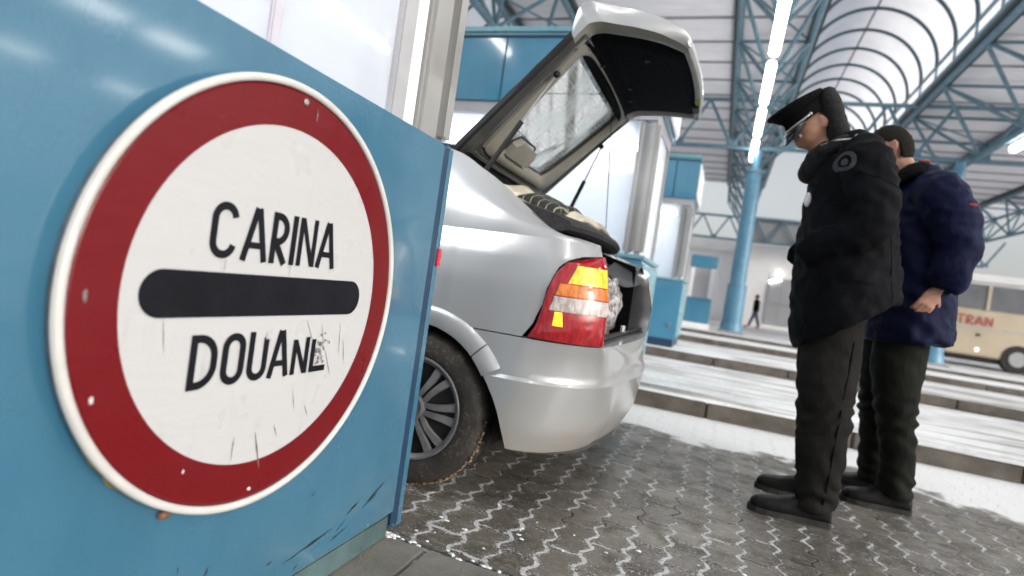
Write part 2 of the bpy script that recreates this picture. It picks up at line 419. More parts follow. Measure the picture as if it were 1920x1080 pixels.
bm = bmesh.new(); box(bm, (BX-.04, 1.663, .03), (BX-.008, 1.7025, 1.243)); link('dark_gap_trim', bm, M['navy'], cab)

M['signrim'] = simple('cream_white_sign_rim', (.54, .535, .52), .4, .06, 12)
M['signred'] = None
def mat_sheeting(name, col, streak):
    t = NT(name); p = t.pos()
    hx = t.n('TexVoronoi'); t.put(hx, 'Vector', p); hx.inputs['Scale'].default_value = 330; hx.inputs['Randomness'].default_value = .35
    cell = t.ramp(hx.outputs['Distance'], .25, .75)
    d = t.noise(t.scale(p, (1, 9, 1.6)), 4, 5, .65); d2 = t.noise(p, 60, 4, .6)
    c = t.mix(t.math('MULTIPLY', cell, .14), col, tuple(x*.55 for x in col))
    sep = t.n('SeparateXYZ'); t.put(sep, '0', p)
    dirt = t.math('MULTIPLY', t.ramp(d, .56, .80), t.ramp(sep.outputs[2], .85, .55, .25, 1))
    c = t.mix(t.math('MULTIPLY', dirt, streak), c, tuple(x*.45 for x in col))
    c = t.mix(t.math('MULTIPLY', t.ramp(d2, .70, .76), .4*streak*2), c, (.10, .09, .08))
    rip = t.noise(t.scale(p, (1, .9, 2.6)), 5, 3)
    t.bsdf(color=c, rough=t.ramp(t.noise(p, 9, 3), .3, .7, .27, .42), normal=t.bump(t.math('ADD', rip, t.math('MULTIPLY', cell, .02)), .16, .02), spec=.28)
    return t.m
M['signwhite'] = mat_sheeting('white_reflective_sheeting', (.47, .475, .485), .35)
M['signred'] = mat_sheeting('red_reflective_sheeting', (.135, .005, .008), .3)
M['ink'] = simple('black_sign_ink', (.006, .0065, .010), .45, .2, 12, spec=.2)
M['wornink'] = simple('worn_grey_ink', (.16, .15, .145), .7, .5, 160)
SX, SY, SZ = -.845, .979, .760
sign = thing('road_sign', 'round red and white customs sign reading CARINA DOUANE', 'road sign', (SX, SY, .33))
def lathe_x(bm, prof, n=128, mi=0):                  # prof: (x, radius)
    rings = [[(x, SY+r*math.cos(2*math.pi*i/n), SZ+r*math.sin(2*math.pi*i/n)) for i in range(n)] for x, r in prof]
    skin_rings(bm, rings, caps=False, mi=mi)
bm = bmesh.new(); lathe_x(bm, [(SX-.0065, .4285), (SX-.006, .4305), (SX+.002, .4300), (SX+.005, .426), (SX+.0045, .419), (SX+.001, .4155), (SX-.003, .4155)])
link('rim', bm, M['signrim'], sign, smooth=50)
bm = bmesh.new(); lathe_x(bm, [(BX+.001, .40), (BX+.001, .4215), (SX-.010, .4255), (SX-.0068, .4270), (SX-.0068, .40)])
M['signback'] = simple('grey_sign_backing', (.16, .175, .19), .6, .35, 18, bump=.3, bscale=60); link('backing_pan', bm, M['signback'], sign, smooth=40)
bm = bmesh.new(); lathe_x(bm, [(SX-.004, .416), (SX-.0005, .4105), (SX, .41), (SX, .3385)]); bmesh.ops.recalc_face_normals(bm, faces=bm.faces[:])
rng = random.Random(11)
def chip(bm, y, z, w, h, mi, x):
    n = 9; c = [bm.verts.new((x, y+w*math.cos(6.283*i/n)*rng.uniform(.6, 1.2), z+h*math.sin(6.283*i/n)*rng.uniform(.6, 1.2))) for i in range(n)]
    f = bm.faces.new(c); f.material_index = mi
for y, z, w_, h_, mi in ((.618, .599, .004, .007, 1), (.80, .445, .003, .005, 1), (.981, 1.160, .006, .006, 2), (.968, .364, .005, .006, 1), (.59, .755, .004, .012, 2), (1.41, .741, .006, .003, 2), (1.02, 1.142, .002, .012, 2)):
    chip(bm, y, z, w_, h_, mi, SX+.0008)
link('red_ring', bm, [M['signred'], M['signrim'], M['wornink']], sign)
bm = bmesh.new(); v = [bm.verts.new((SX-.0005, SY+.3392*math.cos(2*math.pi*i/128), SZ+.3392*math.sin(2*math.pi*i/128))) for i in range(128)]; bm.faces.new(v)
def streak(bm, y0, z0, y1, z1, w, x):
    n = 7; L = []; U = []
    for i in range(n+1):
        t = i/n; ww = w*math.sin(math.pi*min(1, .05+t*.93))*rng.uniform(.5, 1.3); y, z = y0+(y1-y0)*t, z0+(z1-z0)*t
        L.append((x, y-ww, z)); U.append((x, y+ww, z))
    for i in range(n):
        f = bm.faces.new([bm.verts.new(p) for p in (L[i], U[i], U[i+1], L[i+1])]); f.material_index = 1
for a in ((.965, .482, .990, .400, .0028), (.910, .483, .909, .435, .0016), (1.154, .64, 1.186, .575, .0016), (1.078, .709, 1.106, .66, .0016), (1.017, .488, 1.031, .457, .0016), (1.109, .514, 1.124, .487, .0012),
          (.72, .72, .73, .66, .0008), (1.20, .70, 1.21, .62, .001), (1.13, .70, 1.15, .64, .001), (.83, .80, .832, .83, .0008), (1.0, .80, 1.003, .86, .0007), (1.22, .66, 1.235, .60, .0012), (1.06, .56, 1.075, .51, .0009)):
    streak(bm, *a, SX+.0004)
link('white_disc', bm, [M['signwhite'], M['wornink']], sign)
bm = bmesh.new(); pts = []
for i in range(25): a = math.pi/2+math.pi*i/24; pts.append((.711+.0405*math.cos(a), .7605+.0405*math.sin(a)))
for i in range(25): a = -math.pi/2+math.pi*i/24; pts.append((1.222+.0405*math.cos(a), .7605+.0405*math.sin(a)))
bm.faces.new([bm.verts.new((SX+.0006, y, z)) for y, z in pts]); link('black_bar', bm, M['ink'], sign)
NSTROKE = [0]
def stroke(bm, pts, w, mi=0):
    """one mitred ribbon on the sign's face; every ribbon lies a hair in front of the one before"""
    NSTROKE[0] += 1; x = SX+.0006+.00012*(NSTROKE[0] % 9)
    P = [Vector(p) for p in pts]; L, U = [], []
    closed = (P[0]-P[-1]).length < 1e-6
    if closed: P = P[:-1]
    n = len(P)
    for i in range(n):
        a = P[i-1] if (i > 0 or closed) else None; b = P[(i+1) % n] if (i < n-1 or closed) else None
        d1 = (P[i]-a).normalized() if a is not None else (b-P[i]).normalized(); d2 = (b-P[i]).normalized() if b is not None else d1
        n1 = Vector((-d1.y, d1.x)); n2 = Vector((-d2.y, d2.x)); m = (n1+n2).normalized(); k = min(2.0, 1/max(.4, m.dot(n1)))
        L.append(P[i]-m*w/2*k); U.append(P[i]+m*w/2*k)
    VL = [bm.verts.new((x, *p)) for p in L]; VU = [bm.verts.new((x, *p)) for p in U]
    for i in range(n if closed else n-1):
        j = (i+1) % n; f = bm.faces.new((VL[i], VL[j], VU[j], VU[i])); f.material_index = mi
def arc(cx, cz, rx, rz, a0, a1, n=12): return [(cx+rx*math.cos(R(a0+(a1-a0)*i/n)), cz+rz*math.sin(R(a0+(a1-a0)*i/n))) for i in range(n+1)]
def letter(bm, ch, y0, y1, z0, z1, w=.0145):
    h = w/2; a, b, lo, hi = y0+h, y1-h, z0+h, z1-h; m = (a+b)/2; r = (b-a)/2; zc = (z0+z1)/2
    if ch == 'C': stroke(bm, arc(m, hi-r, r, r, 10, 180)+arc(m, lo+r, r, r, 180, 350), w)
    if ch == 'O': stroke(bm, arc(m, hi-r, r, r, 0, 180)+arc(m, lo+r, r, r, 180, 360)+[(m+r, hi-r)], w)
    if ch == 'U': stroke(bm, [(a, z1)]+arc(m, lo+r, r, r, 180, 360)+[(b, z1-.012)], w)
    if ch == 'A':
        stroke(bm, [(y0+h*.9, z0), (m-.002, z1)], w); stroke(bm, [(m+.002, z1), (y1-h*.9, z0)], w); k = .30*(z1-z0)
        stroke(bm, [(y0+.017, z0+k), (y1-.017, z0+k)], w*.85)
    if ch == 'R':
        r2 = (z1-z0)*.25; stroke(bm, [(a, z0), (a, z1)], w); stroke(bm, [(a, hi)]+arc(b-r2, hi-r2+.0, r2, r2, 90, -90)+[(a, hi-2*r2)], w); stroke(bm, [(b-r2*1.1, hi-2*r2), (b+.002, z0)], w)
    if ch == 'I': stroke(bm, [(m, z0), (m, z1)], w)
    if ch == 'D':
        r2 = (b-a)*.75; stroke(bm, [(a, z0), (a, z1)], w); stroke(bm, [(a, hi)]+arc(b-r2, hi-r2, r2, r2, 90, 0)+arc(b-r2, lo+r2, r2, r2, 0, -90)+[(a, lo)], w)
bm = bmesh.new(); z0, z1 = .826, .928
letter(bm, 'C', .790, .850, z0, z1); letter(bm, 'A', .862, .930, z0, z1); letter(bm, 'R', .936, .984, z0, z1); letter(bm, 'I', .990, 1.010, z0, z1)
stroke(bm, [(1.022, z0), (1.022, z1)], .0135); stroke(bm, [(1.024, z1-.002), (1.064, z0+.002)], .0125); stroke(bm, [(1.066, z0), (1.066, z1)], .0135)
letter(bm, 'A', 1.077, 1.144, z0, z1)
link('lettering', bm, M['ink'], sign)
bm = bmesh.new(); z0, z1 = .590, .689
letter(bm, 'D', .781, .842, z0, z1); letter(bm, 'O', .852, .908, z0, z1); letter(bm, 'U', .917, .970, z0, z1); letter(bm, 'A', .974, 1.037, z0, z1)
stroke(bm, [(1.050, z0), (1.050, z1-.022)], .0135); stroke(bm, [(1.052, z1-.026), (1.088, z0+.002)], .0125); stroke(bm, [(1.090, z0), (1.090, z1-.018)], .0135)
stroke(bm, [(1.111, z1-.024), (1.111, z0+.0065), (1.160, z0+.0065)], .0135)   # the E has lost its upper arms
for i in range(34):                                  # what is left of the worn letters
    y, z = rng.gauss(1.136, .013), rng.gauss(.640, .016); chip(bm, y, z, rng.uniform(.001, .0045), rng.uniform(.002, .006), 1, SX+.0019+i*.00001)
for i in range(12): chip(bm, .964+rng.gauss(0, .004), .683+rng.gauss(0, .005), .002, .003, 2, SX+.0020+i*.00001)
link('lettering', bm, [M['ink'], M['wornink'], M['signwhite']], sign)
M['glue'] = simple('yellowed_glue', (.23, .17, .045), .6, .4, 60, bump=.4)
bm = bmesh.new(); rr = []
for i in range(41):
    a = R(180+33+34*i/40); k = .0035*(1+.9*noise.noise((i*.21, 0, 2)))*math.sin(math.pi*(i+.5)/41)+.0008
    rr.append([(BX+.0015+dx, SY+(.420+dr*k)*math.cos(a), SZ+(.420+dr*k)*math.sin(a)) for dx, dr in ((0, -1), (.006, .5), (.004, 1.6), (0, 2.2))])
grid(bm, rr); link('glue_bead', bm, M['glue'], sign, smooth=True)
bm = bmesh.new()
for a, y, z in ((0, .793, .362),): clump(bm, 0, 0, .012, .009); bmesh.ops.translate(bm, vec=(BX+.008, y, z), verts=bm.verts)
M['rust'] = simple('rusty_bolt', (.16, .085, .05), .8, .4, 120); link('rusty_bolt', bm, M['rust'], sign, smooth=True)
bm = bmesh.new()
lathe_x(bm, [(0, .0001), (.003, .004), (.002, .006), (0, .007)], 12); bmesh.ops.translate(bm, vec=(SX+.0012, .002, .3985), verts=bm.verts)
link('rivet', bm, M['steel'], sign, smooth=True)

# ------------------------------------------------------------------ control booths
def near_booth():
    b = thing('control_booth', 'white glazed control booth rising behind the blue sign cabinet', 'control booth', (-2.2, .6, 0))
    x = -.925
    def post(n, y0, y1, z0, z1, m, bev=.01, dx=0.0, d=.10):
        bm = bmesh.new(); box(bm, (x-d+dx, y0, z0), (x+dx, y1, z1), 0, bev); return link(n, bm, m, b, smooth=30)
    post('corner_post', 1.572, 1.688, 1.0, 3.0, M['alu'], .012); post('corner_post', 1.694, 1.795, 1.258, 3.0, M['alu'], .028, .004)
    o = post('lower_corner_post', 1.704, 1.752, .0, 1.256, M['box'], .010, .038, .13)
    bm = bmesh.new(); box(bm, (x+.038, 1.724, .865), (x+.045, 1.750, .925), 0, .003)
    M['redrefl'] = simple('red_reflector', (.55, .02, .05), .25, .2, 90, coat=.5); link('reflector', bm, M['redrefl'], b)
    post('window_frame', 1.425, 1.498, 1.0, 3.0, M['alug'], .006, -.01, .06); post('glazing_bar', 1.502, 1.568, 1.0, 3.0, M['white'], .004, -.02, .04); M['palebar'] = simple('pale_lilac_frame', (.50, .48, .55), .5, .05); M['pane_near'] = glass_mat('veiled_booth_glass', (.93, .96, .98), .05, .48, (.90, .91, .95), flat=True)  # pane haze paints in the veil of bright sky
    post('glazing_bar', .966, .994, 1.0, 3.0, M['palebar'], .004, -.02, .04); post('corner_post', -.62, -.50, .0, 3.0, M['alu'])
    for y0, y1 in ((.996, 1.422), (-.498, .964)):
        bm = bmesh.new(); box(bm, (x-.036, y0, 1.1), (x-.028, y1, 3.0)); link('window', bm, M['pane_near'], b)
    bm = bmesh.new(); box(bm, (-3.6, -.6, 0), (BX-.52, 1.60, 1.05), 0, .01); link('base_panel', bm, M['blue'], b)
    bm = bmesh.new(); box(bm, (-3.7, -.7, 3.002), (-.86, 1.84, 3.62), 0, .03); link('fascia', bm, M['blue'], b)
    bm = bmesh.new(); box(bm, (-3.0, -.4, 2.93), (-1.1, 1.4, 2.97), 0, .01); link('added_glow_panel', bm, M['booth_fill'], b)  # unseen glowing panel, added to brighten the panes from within
    for y0, y1 in ((1.572, 1.69), (-.62, -.5)):
        bm = bmesh.new(); box(bm, (-3.6, y0, 1.052), (-3.5, y1, 3.0), 0, .01); link('corner_post', bm, M['alu'], b)
near_booth()
def far_booth(label, xl, xr, y0, y1, z0, depth_post=.17, glow=True):
    b = thing('control_booth', label, 'control booth', ((xl+xr)/2, (y0+y1)/2, z0), 'control booths standing on the islands across the lanes')
    zb, zt = 2.40, 3.06
    bm = bmesh.new(); box(bm, (xl, y0, zb), (xr, y1, zt-.085), 0, .004); f = link('fascia', bm, M['blue'], b)
    for xs in (xl+(xr-xl)*.51, xr-.33):
        t = bmesh.new(); box(t, (xs-.007, y0-.003, zb+.003), (xs+.007, y0+.01, zt-.09)); link('panel_seam', t, M['navy'], f)
    bm = bmesh.new(); box(bm, (xl-.02, y0-.03, zt-.078), (xr+.02, y1+.03, zt), 0, .025); link('roof_cap', bm, M['teal'], b)
    bm = bmesh.new(); box(bm, (xl-.005, y0-.012, zt-.098), (xr+.005, y1+.012, zt-.079)); link('shadow_gap', bm, M['navy'], b)
    bm = bmesh.new(); box(bm, (xr+.001, y0+.05, zb+.03), (xr+.03, y1-.05, zt-.11), 0, .02); link('end_panel', bm, M['white'], b)  # white colour stands in for daylight blowing out the fascia's end
    bm = bmesh.new(); box(bm, (xl+.05, y0+.03, zb-.10), (xr-.04, y1-.04, zb-.002)); link('soffit', bm, M['alug'], b)
    zs = zb-.102
    for (px, py, r) in ((xr-.095, y0+.10, depth_post/2), (xr-.07, y1-.10, .035), (xl+.08, y0+.09, .05), (xl+.08, y1-.09, .05)):
        bm = bmesh.new()
        if r > .06:
            box(bm, (px-r, py-.055, 1.19), (px-.02, py+.055, zs), 0, .018); box(bm, (px-.016, py-.075, 1.19), (px+r, py+.06, zs), 0, .03)
        else: box(bm, (px-r, py-r, 1.19), (px+r, py+r, zs), 0, .008)
        link('corner_post', bm, M['alu'], b, smooth=30)
    bm = bmesh.new(); box(bm, (xl+.02, y0+.02, z0+.14), (xr, y1-.02, 1.15), 0, .012); bp = link('base_panel', bm, M['blue'], b)
    bm = bmesh.new(); box(bm, (xl+.04, y0+.04, z0-.01), (xr-.02, y1-.04, z0+.139)); link('plinth', bm, M['navy'], b)
    bm = bmesh.new(); box(bm, (xl+.0, y0-.0, 1.151), (xr+.02, y1, 1.188), 0, .01); link('window_sill', bm, M['teal'], b)
    bm = bmesh.new(); box(bm, (xr+.001, y0+.04, z0+.16), (xr+.012, y1-.04, 1.12), 0, .004); link('end_panel', bm, M['teal'], b)
    bm = bmesh.new(); tube(bm, (xr-.10, y0+.018, z0+.36), (xr-.10, y0-.004, z0+.36), .035, n=14); link('lock', bm, M['chrome'], bp)
    for (a, c) in (((xl+.14, y0+.09, 1.19), (xr-.19, y0+.10, zs)), ((xl+.14, y1-.10, 1.19), (xr-.11, y1-.09, zs))):
        bm = bmesh.new(); box(bm, a, c); link('window', bm, M['pane'], b)
    bm = bmesh.new(); box(bm, (xl+.3, y0+.3, zs-.06), (xr-.3, y1-.3, zs-.02), 0, .01); link('added_glow_panel', bm, M['booth_fill'], b)  # glowing panel added under the soffit so the panes turn white
    bm = bmesh.new(); box(bm, (xr-.07, y0+.17, 1.19), (xr-.06, y1-.14, zs)); link('window', bm, M['pane'], b)
    return b
far_booth('glossy blue topped control booth on the first island behind the silver car', -3.62, -.66, 4.88, 6.06, .12)
far_booth('blue topped control booth on the second island, left of the blue column', -2.32, -.60, 9.20, 10.42, .12)
def small_hut():
    b = thing('control_booth', 'small pale hut with blue panels above and below its window', 'control booth', (-.6, 18.4, .12), 'control booths standing on the islands across the lanes')
    x0, x1, y0, y1 = -1.0, -.30, 18.0, 18.9
    for n, z0, z1, m, g in (('base_panel', .30, 1.03, M['blue'], 0), ('fascia', 1.90, 2.26, M['blue'], .02), ('plinth', .10, .298, M['white'], .03)):
        bm = bmesh.new(); box(bm, (x0-g, y0-g, z0), (x1+g, y1+g, z1), 0, .02); link(n, bm, m, b)
    bm = bmesh.new(); box(bm, (x0+.12, y0+.02, 1.032), (x1-.14, y0+.05, 1.898)); link('window', bm, M['greypanel'], b)
    for xa in (x0+.03, x1-.12):
        bm = bmesh.new(); box(bm, (xa, y0, 1.032), (xa+.09, y0+.08, 1.898), 0, .005); link('window_frame', bm, M['white'], b)
    bm = bmesh.new(); box(bm, (x1+.0, y0-.25, 1.0), (x1+.05, y0-.02, 1.86), 0, .005); link('open_shutter', bm, M['alug'], b)
    bm = bmesh.new(); box(bm, (x0+.05, y1-.08, 1.032), (x1-.03, y1-.02, 1.898)); link('back_panel', bm, M['white'], b)
small_hut()

# ------------------------------------------------------------------ canopy: ceiling, skylights, trusses
can = thing('canopy', 'steel canopy with white ceiling, blue trusses and barrel skylights over the lanes', 'canopy', (0, 18, 0))
ZC, Y0, Y1 = 7.0, -4.0, 31.2
M['ribpaint'] = simple('dark_teal_rib_paint', (.035, .075, .10), .5, .1)
M['purlin'] = simple('grey_purlin', (.30, .30, .33), .6, .1)
def ceiling(xa, xb):
    bm = bmesh.new(); y = Y0
    box(bm, (xa, Y0, ZC), (xb, Y1, ZC+.03))
    nb = int((xb-xa)/.0+1) if False else 0
    k = 0
    while y < Y1:
        box(bm, (xa, y, ZC-.045), (xb, y+.04, ZC-.001), 1)
        for j in range(1, 4): box(bm, (xa, y+j*.3075, ZC-.010), (xb, y+j*.3075+.018, ZC-.001), 0)
        y += 1.23; k += 1
    link('ceiling', bm, [M['ceil'], M['purlin'], M['alug']], can)
ceiling(-5.55, .98); ceiling(4.16, 12.6); 
def skylight(xa, xb):
    xc, hw_, zs = (xa+xb)/2, (xb-xa)/2-.06, 7.42
    bm = bmesh.new(); rows = []
    yy = [Y0+1.23*i for i in range(int((Y1-Y0)/1.23)+1)]
    def P(a, y, r=0.0): return (xc+(hw_+r)*math.cos(a), y, zs+(hw_+r)*math.sin(a)*.98)
    for y in yy: rows.append([P(R(180*i/24), y) for i in range(25)])
    grid(bm, rows)
    for s in (-1, 1): grid(bm, [[(xc+s*hw_, y, zs), (xc+s*hw_, y, 7.0)] for y in yy])
    sk = link('barrel_skylight', bm, M['poly'], can, smooth=True)
    for y in yy:
        t = bmesh.new(); path_tube(t, [P(R(180*i/28), y, -.05) for i in range(29)], .045, n=8); link('rib', t, M['ribpaint'], sk, smooth=True)
    for a in (90,):
        t = bmesh.new(); tube(t, P(R(a), Y0, -.06), P(R(a), Y1, -.06), .022, n=6); link('ridge_bar', t, M['trussdark'], sk)
    for s in (-1, 1):
        t = bmesh.new(); x = xc+s*(hw_-.04)
        box(t, (x-.03, Y0, zs-.03), (x+.03, Y1, zs+.03)); box(t, (x-.05, Y0, 6.93), (x+.05, Y1, 7.05))
        for y in yy: box(t, (x-.022, y-.022, 7.052), (x+.022, y+.022, zs-.032))
        link('sill_frame', t, M['truss'], sk)
        t = bmesh.new(); box(t, (xc+s*(hw_+.02)-.01, Y0, 6.80), (xc+s*(hw_+.02)+.14*s+.012*(1 if s > 0 else -1), Y1, 6.925)) if s > 0 else box(t, (xc-hw_-.16, Y0, 6.80), (xc-hw_-.01, Y1, 6.925))
        link('gutter', t, M['trussdark'], sk)
skylight(.98, 4.16); skylight(-8.7, -5.55)
YN = [0.0+2.46*i-4.0+.9 for i in range(17)]
def truss(xa, xc, xb, zt=6.84, zb=5.52):
    t = bmesh.new(); tube(t, (xa, Y0, zt), (xa, 36.0, zt), .075, n=10); c = link('chord', t, M['truss'], can)
    c.name = 'roof_truss'; root = c; ORG[root.name] = ORG[can.name]
    for (x, z, r, m) in ((xb, zt, .075, M['truss']), (xc, zb, .065, M['truss'])):
        t = bmesh.new(); tube(t, (x, Y0, z), (x, 36.0, z), r if not (x == xc and xc == .25) else .032, n=10); link('chord', t, m if not (x == xc and xc == .25) else M['trussdark'], root)
    for s, x in ((-1, xa), (1, xb)):
        t = bmesh.new(); box(t, (x+s*.085-.05, Y0, zt+.02), (x+s*.085+.05, Y1, zt+.155)); link('flange', t, M['trussdark'], root)
    for x in (xa, xb):
        t = bmesh.new()
        for i, y in enumerate(YN[:-1]):
            tube(t, (x, y, zt), (xc, y+1.23, zb), .042, n=7); tube(t, (xc, y+1.23, zb), (x, y+2.46, zt), .042, n=7)
        link('web_brace', t, M['truss'], root)
    t = bmesh.new()
    for i, y in enumerate(YN[:-1]):
        tube(t, (xa, y, zt), (xb, y, zt), .035, n=6); tube(t, (xa, y, zt), (xb, y+2.46, zt), .025, n=6)
    link('top_brace', t, M['truss'], root)
truss(-5.55, -4.8, -4.05); truss(-.48, .25, .98); truss(4.16, 5.5, 6.84); truss(10.0, 10.75, 11.5)
def cross_truss(y, x0, x1, zt, zb, step, r=.06, mat=None):
    t = bmesh.new(); tube(t, (x0, y, zb), (x1, y, zb), r, n=8); c = link('cross_truss', t, mat or M['truss'], can); ORG[c.name] = ORG[can.name]
    t = bmesh.new(); tube(t, (x0, y, zt), (x1, y, zt), r, n=8); link('chord', t, mat or M['truss'], c)
    t = bmesh.new(); x = x0
    while x < x1-.1:
        tube(t, (x, y, zt), (x+step/2, y, zb), r*.75, n=7); tube(t, (x+step/2, y, zb), (x+step, y, zt), r*.75, n=7)
        box(t, (x+step/2-.16, y-.02, zb-.02), (x+step/2+.16, y+.02, zb+.20)); x += step
    link('web_brace', t, mat or M['truss'], c)
cross_truss(18.2, -4.2, 11.4, 6.86, 5.50, 1.52)
cross_truss(36.0, -9.0, 12.0, 6.05, 4.75, 1.45, .07)
bm = bmesh.new(); box(bm, (.55, 36.12, 4.70), (8.0, 36.2, 6.2)); link('gable_panel', bm, M['greypanel'], can)

# fluorescent battens under the trusses
LIGHTG = 'fluorescent battens under the roof trusses'
def batten(x, y0, y1, z, label, r=.085):
    z -= .06
    b = thing('ceiling_light', label, 'ceiling light', (x, (y0+y1)/2, z), LIGHTG)
    bm = bmesh.new(); box(bm, (x-.07, y0+.03, z+r*.75), (x+.07, y1-.03, z+r*.75+.06), 0, .01); link('housing', bm, M['alug'], b)
    bm = bmesh.new(); path_tube(bm, [(x, y0, z), (x, y0+.04, z), (x, y1-.04, z), (x, y1, z)], [r*.55, r, r, r*.55], n=12); link('diffuser', bm, M['tube'], b, smooth=True)
    for y in (y0+.2, y1-.2):
        t = bmesh.new(); tube(t, (x, y, z+r*.75+.06), (x, y, z+.30), .012, n=6); link('hanger', t, M['steel'], b)
    return b
row1 = [(6.3, 8.45), (8.95, 11.1), (11.6, 13.75), (14.3, 16.35), (16.95, 19.0), (20.3, 22.4), (22.8, 24.9), (25.3, 27.4), (27.8, 29.9)]
names1 = ['lit batten cut by the top edge above the officer', 'longest lit batten at the top, just left of the skylight', 'second lit batten down the row above the officer', 'third lit batten down the row, beside the officer cap', 'lowest lit batten, right above the pale blue column']
for i, (a, c) in enumerate(row1[1:5]): batten(.22, a, c, 5.42, names1[i+1])
for (a, c) in row1[:1]+[(3.7, 5.95), (1.1, 3.35), (-1.5, .75)]: batten(.22, a, c, 5.42, 'lit batten overhead, reflected in the glossy blue panels')
for i, (a, c) in enumerate([(-1.5, .75), (1.1, 3.35), (3.7, 5.95), (6.3, 8.55), (8.9, 11.15), (11.6, 13.4), (14.15, 16.4)]):
    batten(5.66, a, c, 5.42, 'lit batten at the right edge beside the man in navy' if i == 5 else 'lit batten overhead, reflected in the glossy blue panels')
def glare_panel(x, y):  # unseen panels, added and sized to give the cabinet its glare spots
    b = thing('ceiling_light', 'broad unseen light panel, added overhead to put a glare on the blue cabinet', 'ceiling light', (x, y, 5.4), 'unseen light panels added over the outer lanes')
    bm = bmesh.new(); box(bm, (x-.45, y-.75, 5.40), (x+.45, y+.75, 5.52), 0, .03); link('housing', bm, M['white'], b)
    bm = bmesh.new(); box(bm, (x-.40, y-.70, 5.36), (x+.40, y+.70, 5.398), 0, .015); link('diffuser', bm, M['tube'], b)
    bm = bmesh.new(); tube(bm, (x, y, 5.52), (x, y, 6.8 if x < 14 else 6.75), .02, n=6); link('hanger', bm, M['steel'], b)
for x, y in ((11.9, 8.9), (11.9, 10.9), (11.9, 17.7), (18.6, 11.3), (18.9, 14.8)): glare_panel(x, y)
truss(17.7, 18.6, 19.5)
for (a, c) in [(-1.5, .75), (3.7, 5.95)]: batten(-4.8, a, c, 5.42, 'lit batten overhead, reflected in the glossy blue panels')

def column(x, y, label, z0=.12, ztop=5.46):
    c = thing('column', label, 'column', (x, y, z0), 'pale blue canopy columns')
    bm = bmesh.new(); box(bm, (x-.36, y-.36, z0-.02), (x+.36, y+.36, z0+.10), 0, .02); link('base_plate', bm, M['steel'], c)
    bm = bmesh.new(); tube(bm, (x, y, z0+.10), (x, y, 1.55), .27, n=28); tube(bm, (x, y, .22), (x, y, .44), .31, .29, n=28); link('base_sleeve', bm, M['column'], c, smooth=40)
    bm = bmesh.new(); tube(bm, (x, y, 1.55), (x, y, 4.75), .215, n=28); link('shaft', bm, M['column'], c, smooth=40)
    bm = bmesh.new(); tube(bm, (x, y, 4.76), (x, y, 4.86), .235, n=28); link('collar', bm, M['truss'], c, smooth=40)
    bm = bmesh.new(); tube(bm, (x, y, 4.86), (x, y, ztop), .12, n=20); link('neck', bm, M['column'], c, smooth=40)
    return c
column(.33, 18.2, 'pale blue steel column on the far island, right of the silver car')
column(5.24, 18.2, 'pale blue steel column half hidden behind the man in navy')

# ------------------------------------------------------------------ far side: customs hall, low white block, bus, walker
hall = thing('customs_hall', 'pale grey wall of the customs hall with a dark glazed entrance', 'building', (2.5, 37.5, 0))
bm = bmesh.new(); box(bm, (.85, 37.0, .0), (7.6, 38.0, 4.74), 0, .02); link('wall', bm, M['plaster'], hall)
bm = bmesh.new(); box(bm, (2.3, 36.93, .25), (3.75, 36.995, 2.92)); e = link('entrance', bm, M['alug'], hall)
for (a, c) in ((2.34, 3.0), (3.04, 3.71)):
    t = bmesh.new(); box(t, (a, 36.915, .3), (c, 36.928, 2.86)); link('pane', t, M['darkglass'] if False else M['greypanel'], e)
t = bmesh.new(); box(t, (2.3, 36.90, 1.42), (3.75, 36.93, 1.50)); link('push_bar', t, M['alu'], e)
t = bmesh.new(); box(t, (2.35, 36.84, 2.62), (2.95, 36.91, 2.72)); bmesh.ops.rotate(t, cent=(2.35, 36.9, 2.65), matrix=Matrix.Rotation(R(-18), 3, 'Y'), verts=t.verts); link('lit_strip', t, M['tube'], hall)
t = bmesh.new(); bmesh.ops.create_icosphere(t, subdivisions=3, radius=.15); bmesh.ops.translate(t, vec=(2.78, 36.8, 3.25), verts=t.verts); link('globe_lamp', t, M['lampglow'], hall, smooth=True)
blk = thing('building', 'low white block with a snowy flat roof behind the booths', 'building', (-6, 40, 0))
bm = bmesh.new(); box(bm, (-16, 38.2, 0), (.80, 44, 4.15)); link('wall', bm, M['white'], blk)
bm = bmesh.new(); box(bm, (-16.2, 37.9, 4.152), (.84, 44.2, 4.90), 0, .08); link('snowy_roof', bm, M['snow_clean'], blk)
M['bus'] = simple('cream_bus_paint', (.50, .42, .31), .5, .1, .8)
M['buswhite'] = simple('white_bus_roof', (.75, .75, .75), .5, .05, .8)
M['busred'] = simple('red_bus_lettering', (.42, .06, .05), .5, .15)
bus = thing('bus', 'cream bus with red lettering parked beyond the man in navy', 'bus', (13, 26.6, 0))
def bx_(n, a, c, m, p, bev=.0):
    t = bmesh.new(); box(t, a, c, 0, bev); return link(n, t, m, p)
bx_('body', (7.2, 26.0, .42), (18, 28.4, 2.12), M['bus'], bus, .05); bx_('roof', (7.2, 26.0, 3.02), (18, 28.4, 3.42), M['buswhite'], bus, .12)
bx_('window', (7.23, 26.03, 2.122), (17.97, 28.37, 3.018), M['busglass'], bus)
for x in (7.25, 9.0, 11.2, 13.4, 15.6, 17.8): bx_('pillar', (x-.05, 25.99, 2.122), (x+.05, 26.028, 3.018), M['bus'], bus)
bx_('trim_strip', (7.2, 25.985, 1.42), (18, 25.999, 1.47), M['alug'], bus); bx_('skirt', (7.25, 26.04, .22), (17.95, 28.36, .418), M['black'], bus)
for x in (7.9, 9.6, 11.6): bx_('marker_lamp', (x+.9, 25.97, .60), (x+1.02, 25.999, .72), M['lampglow'] if x == 7.9 else M['busred'], bus, .02)
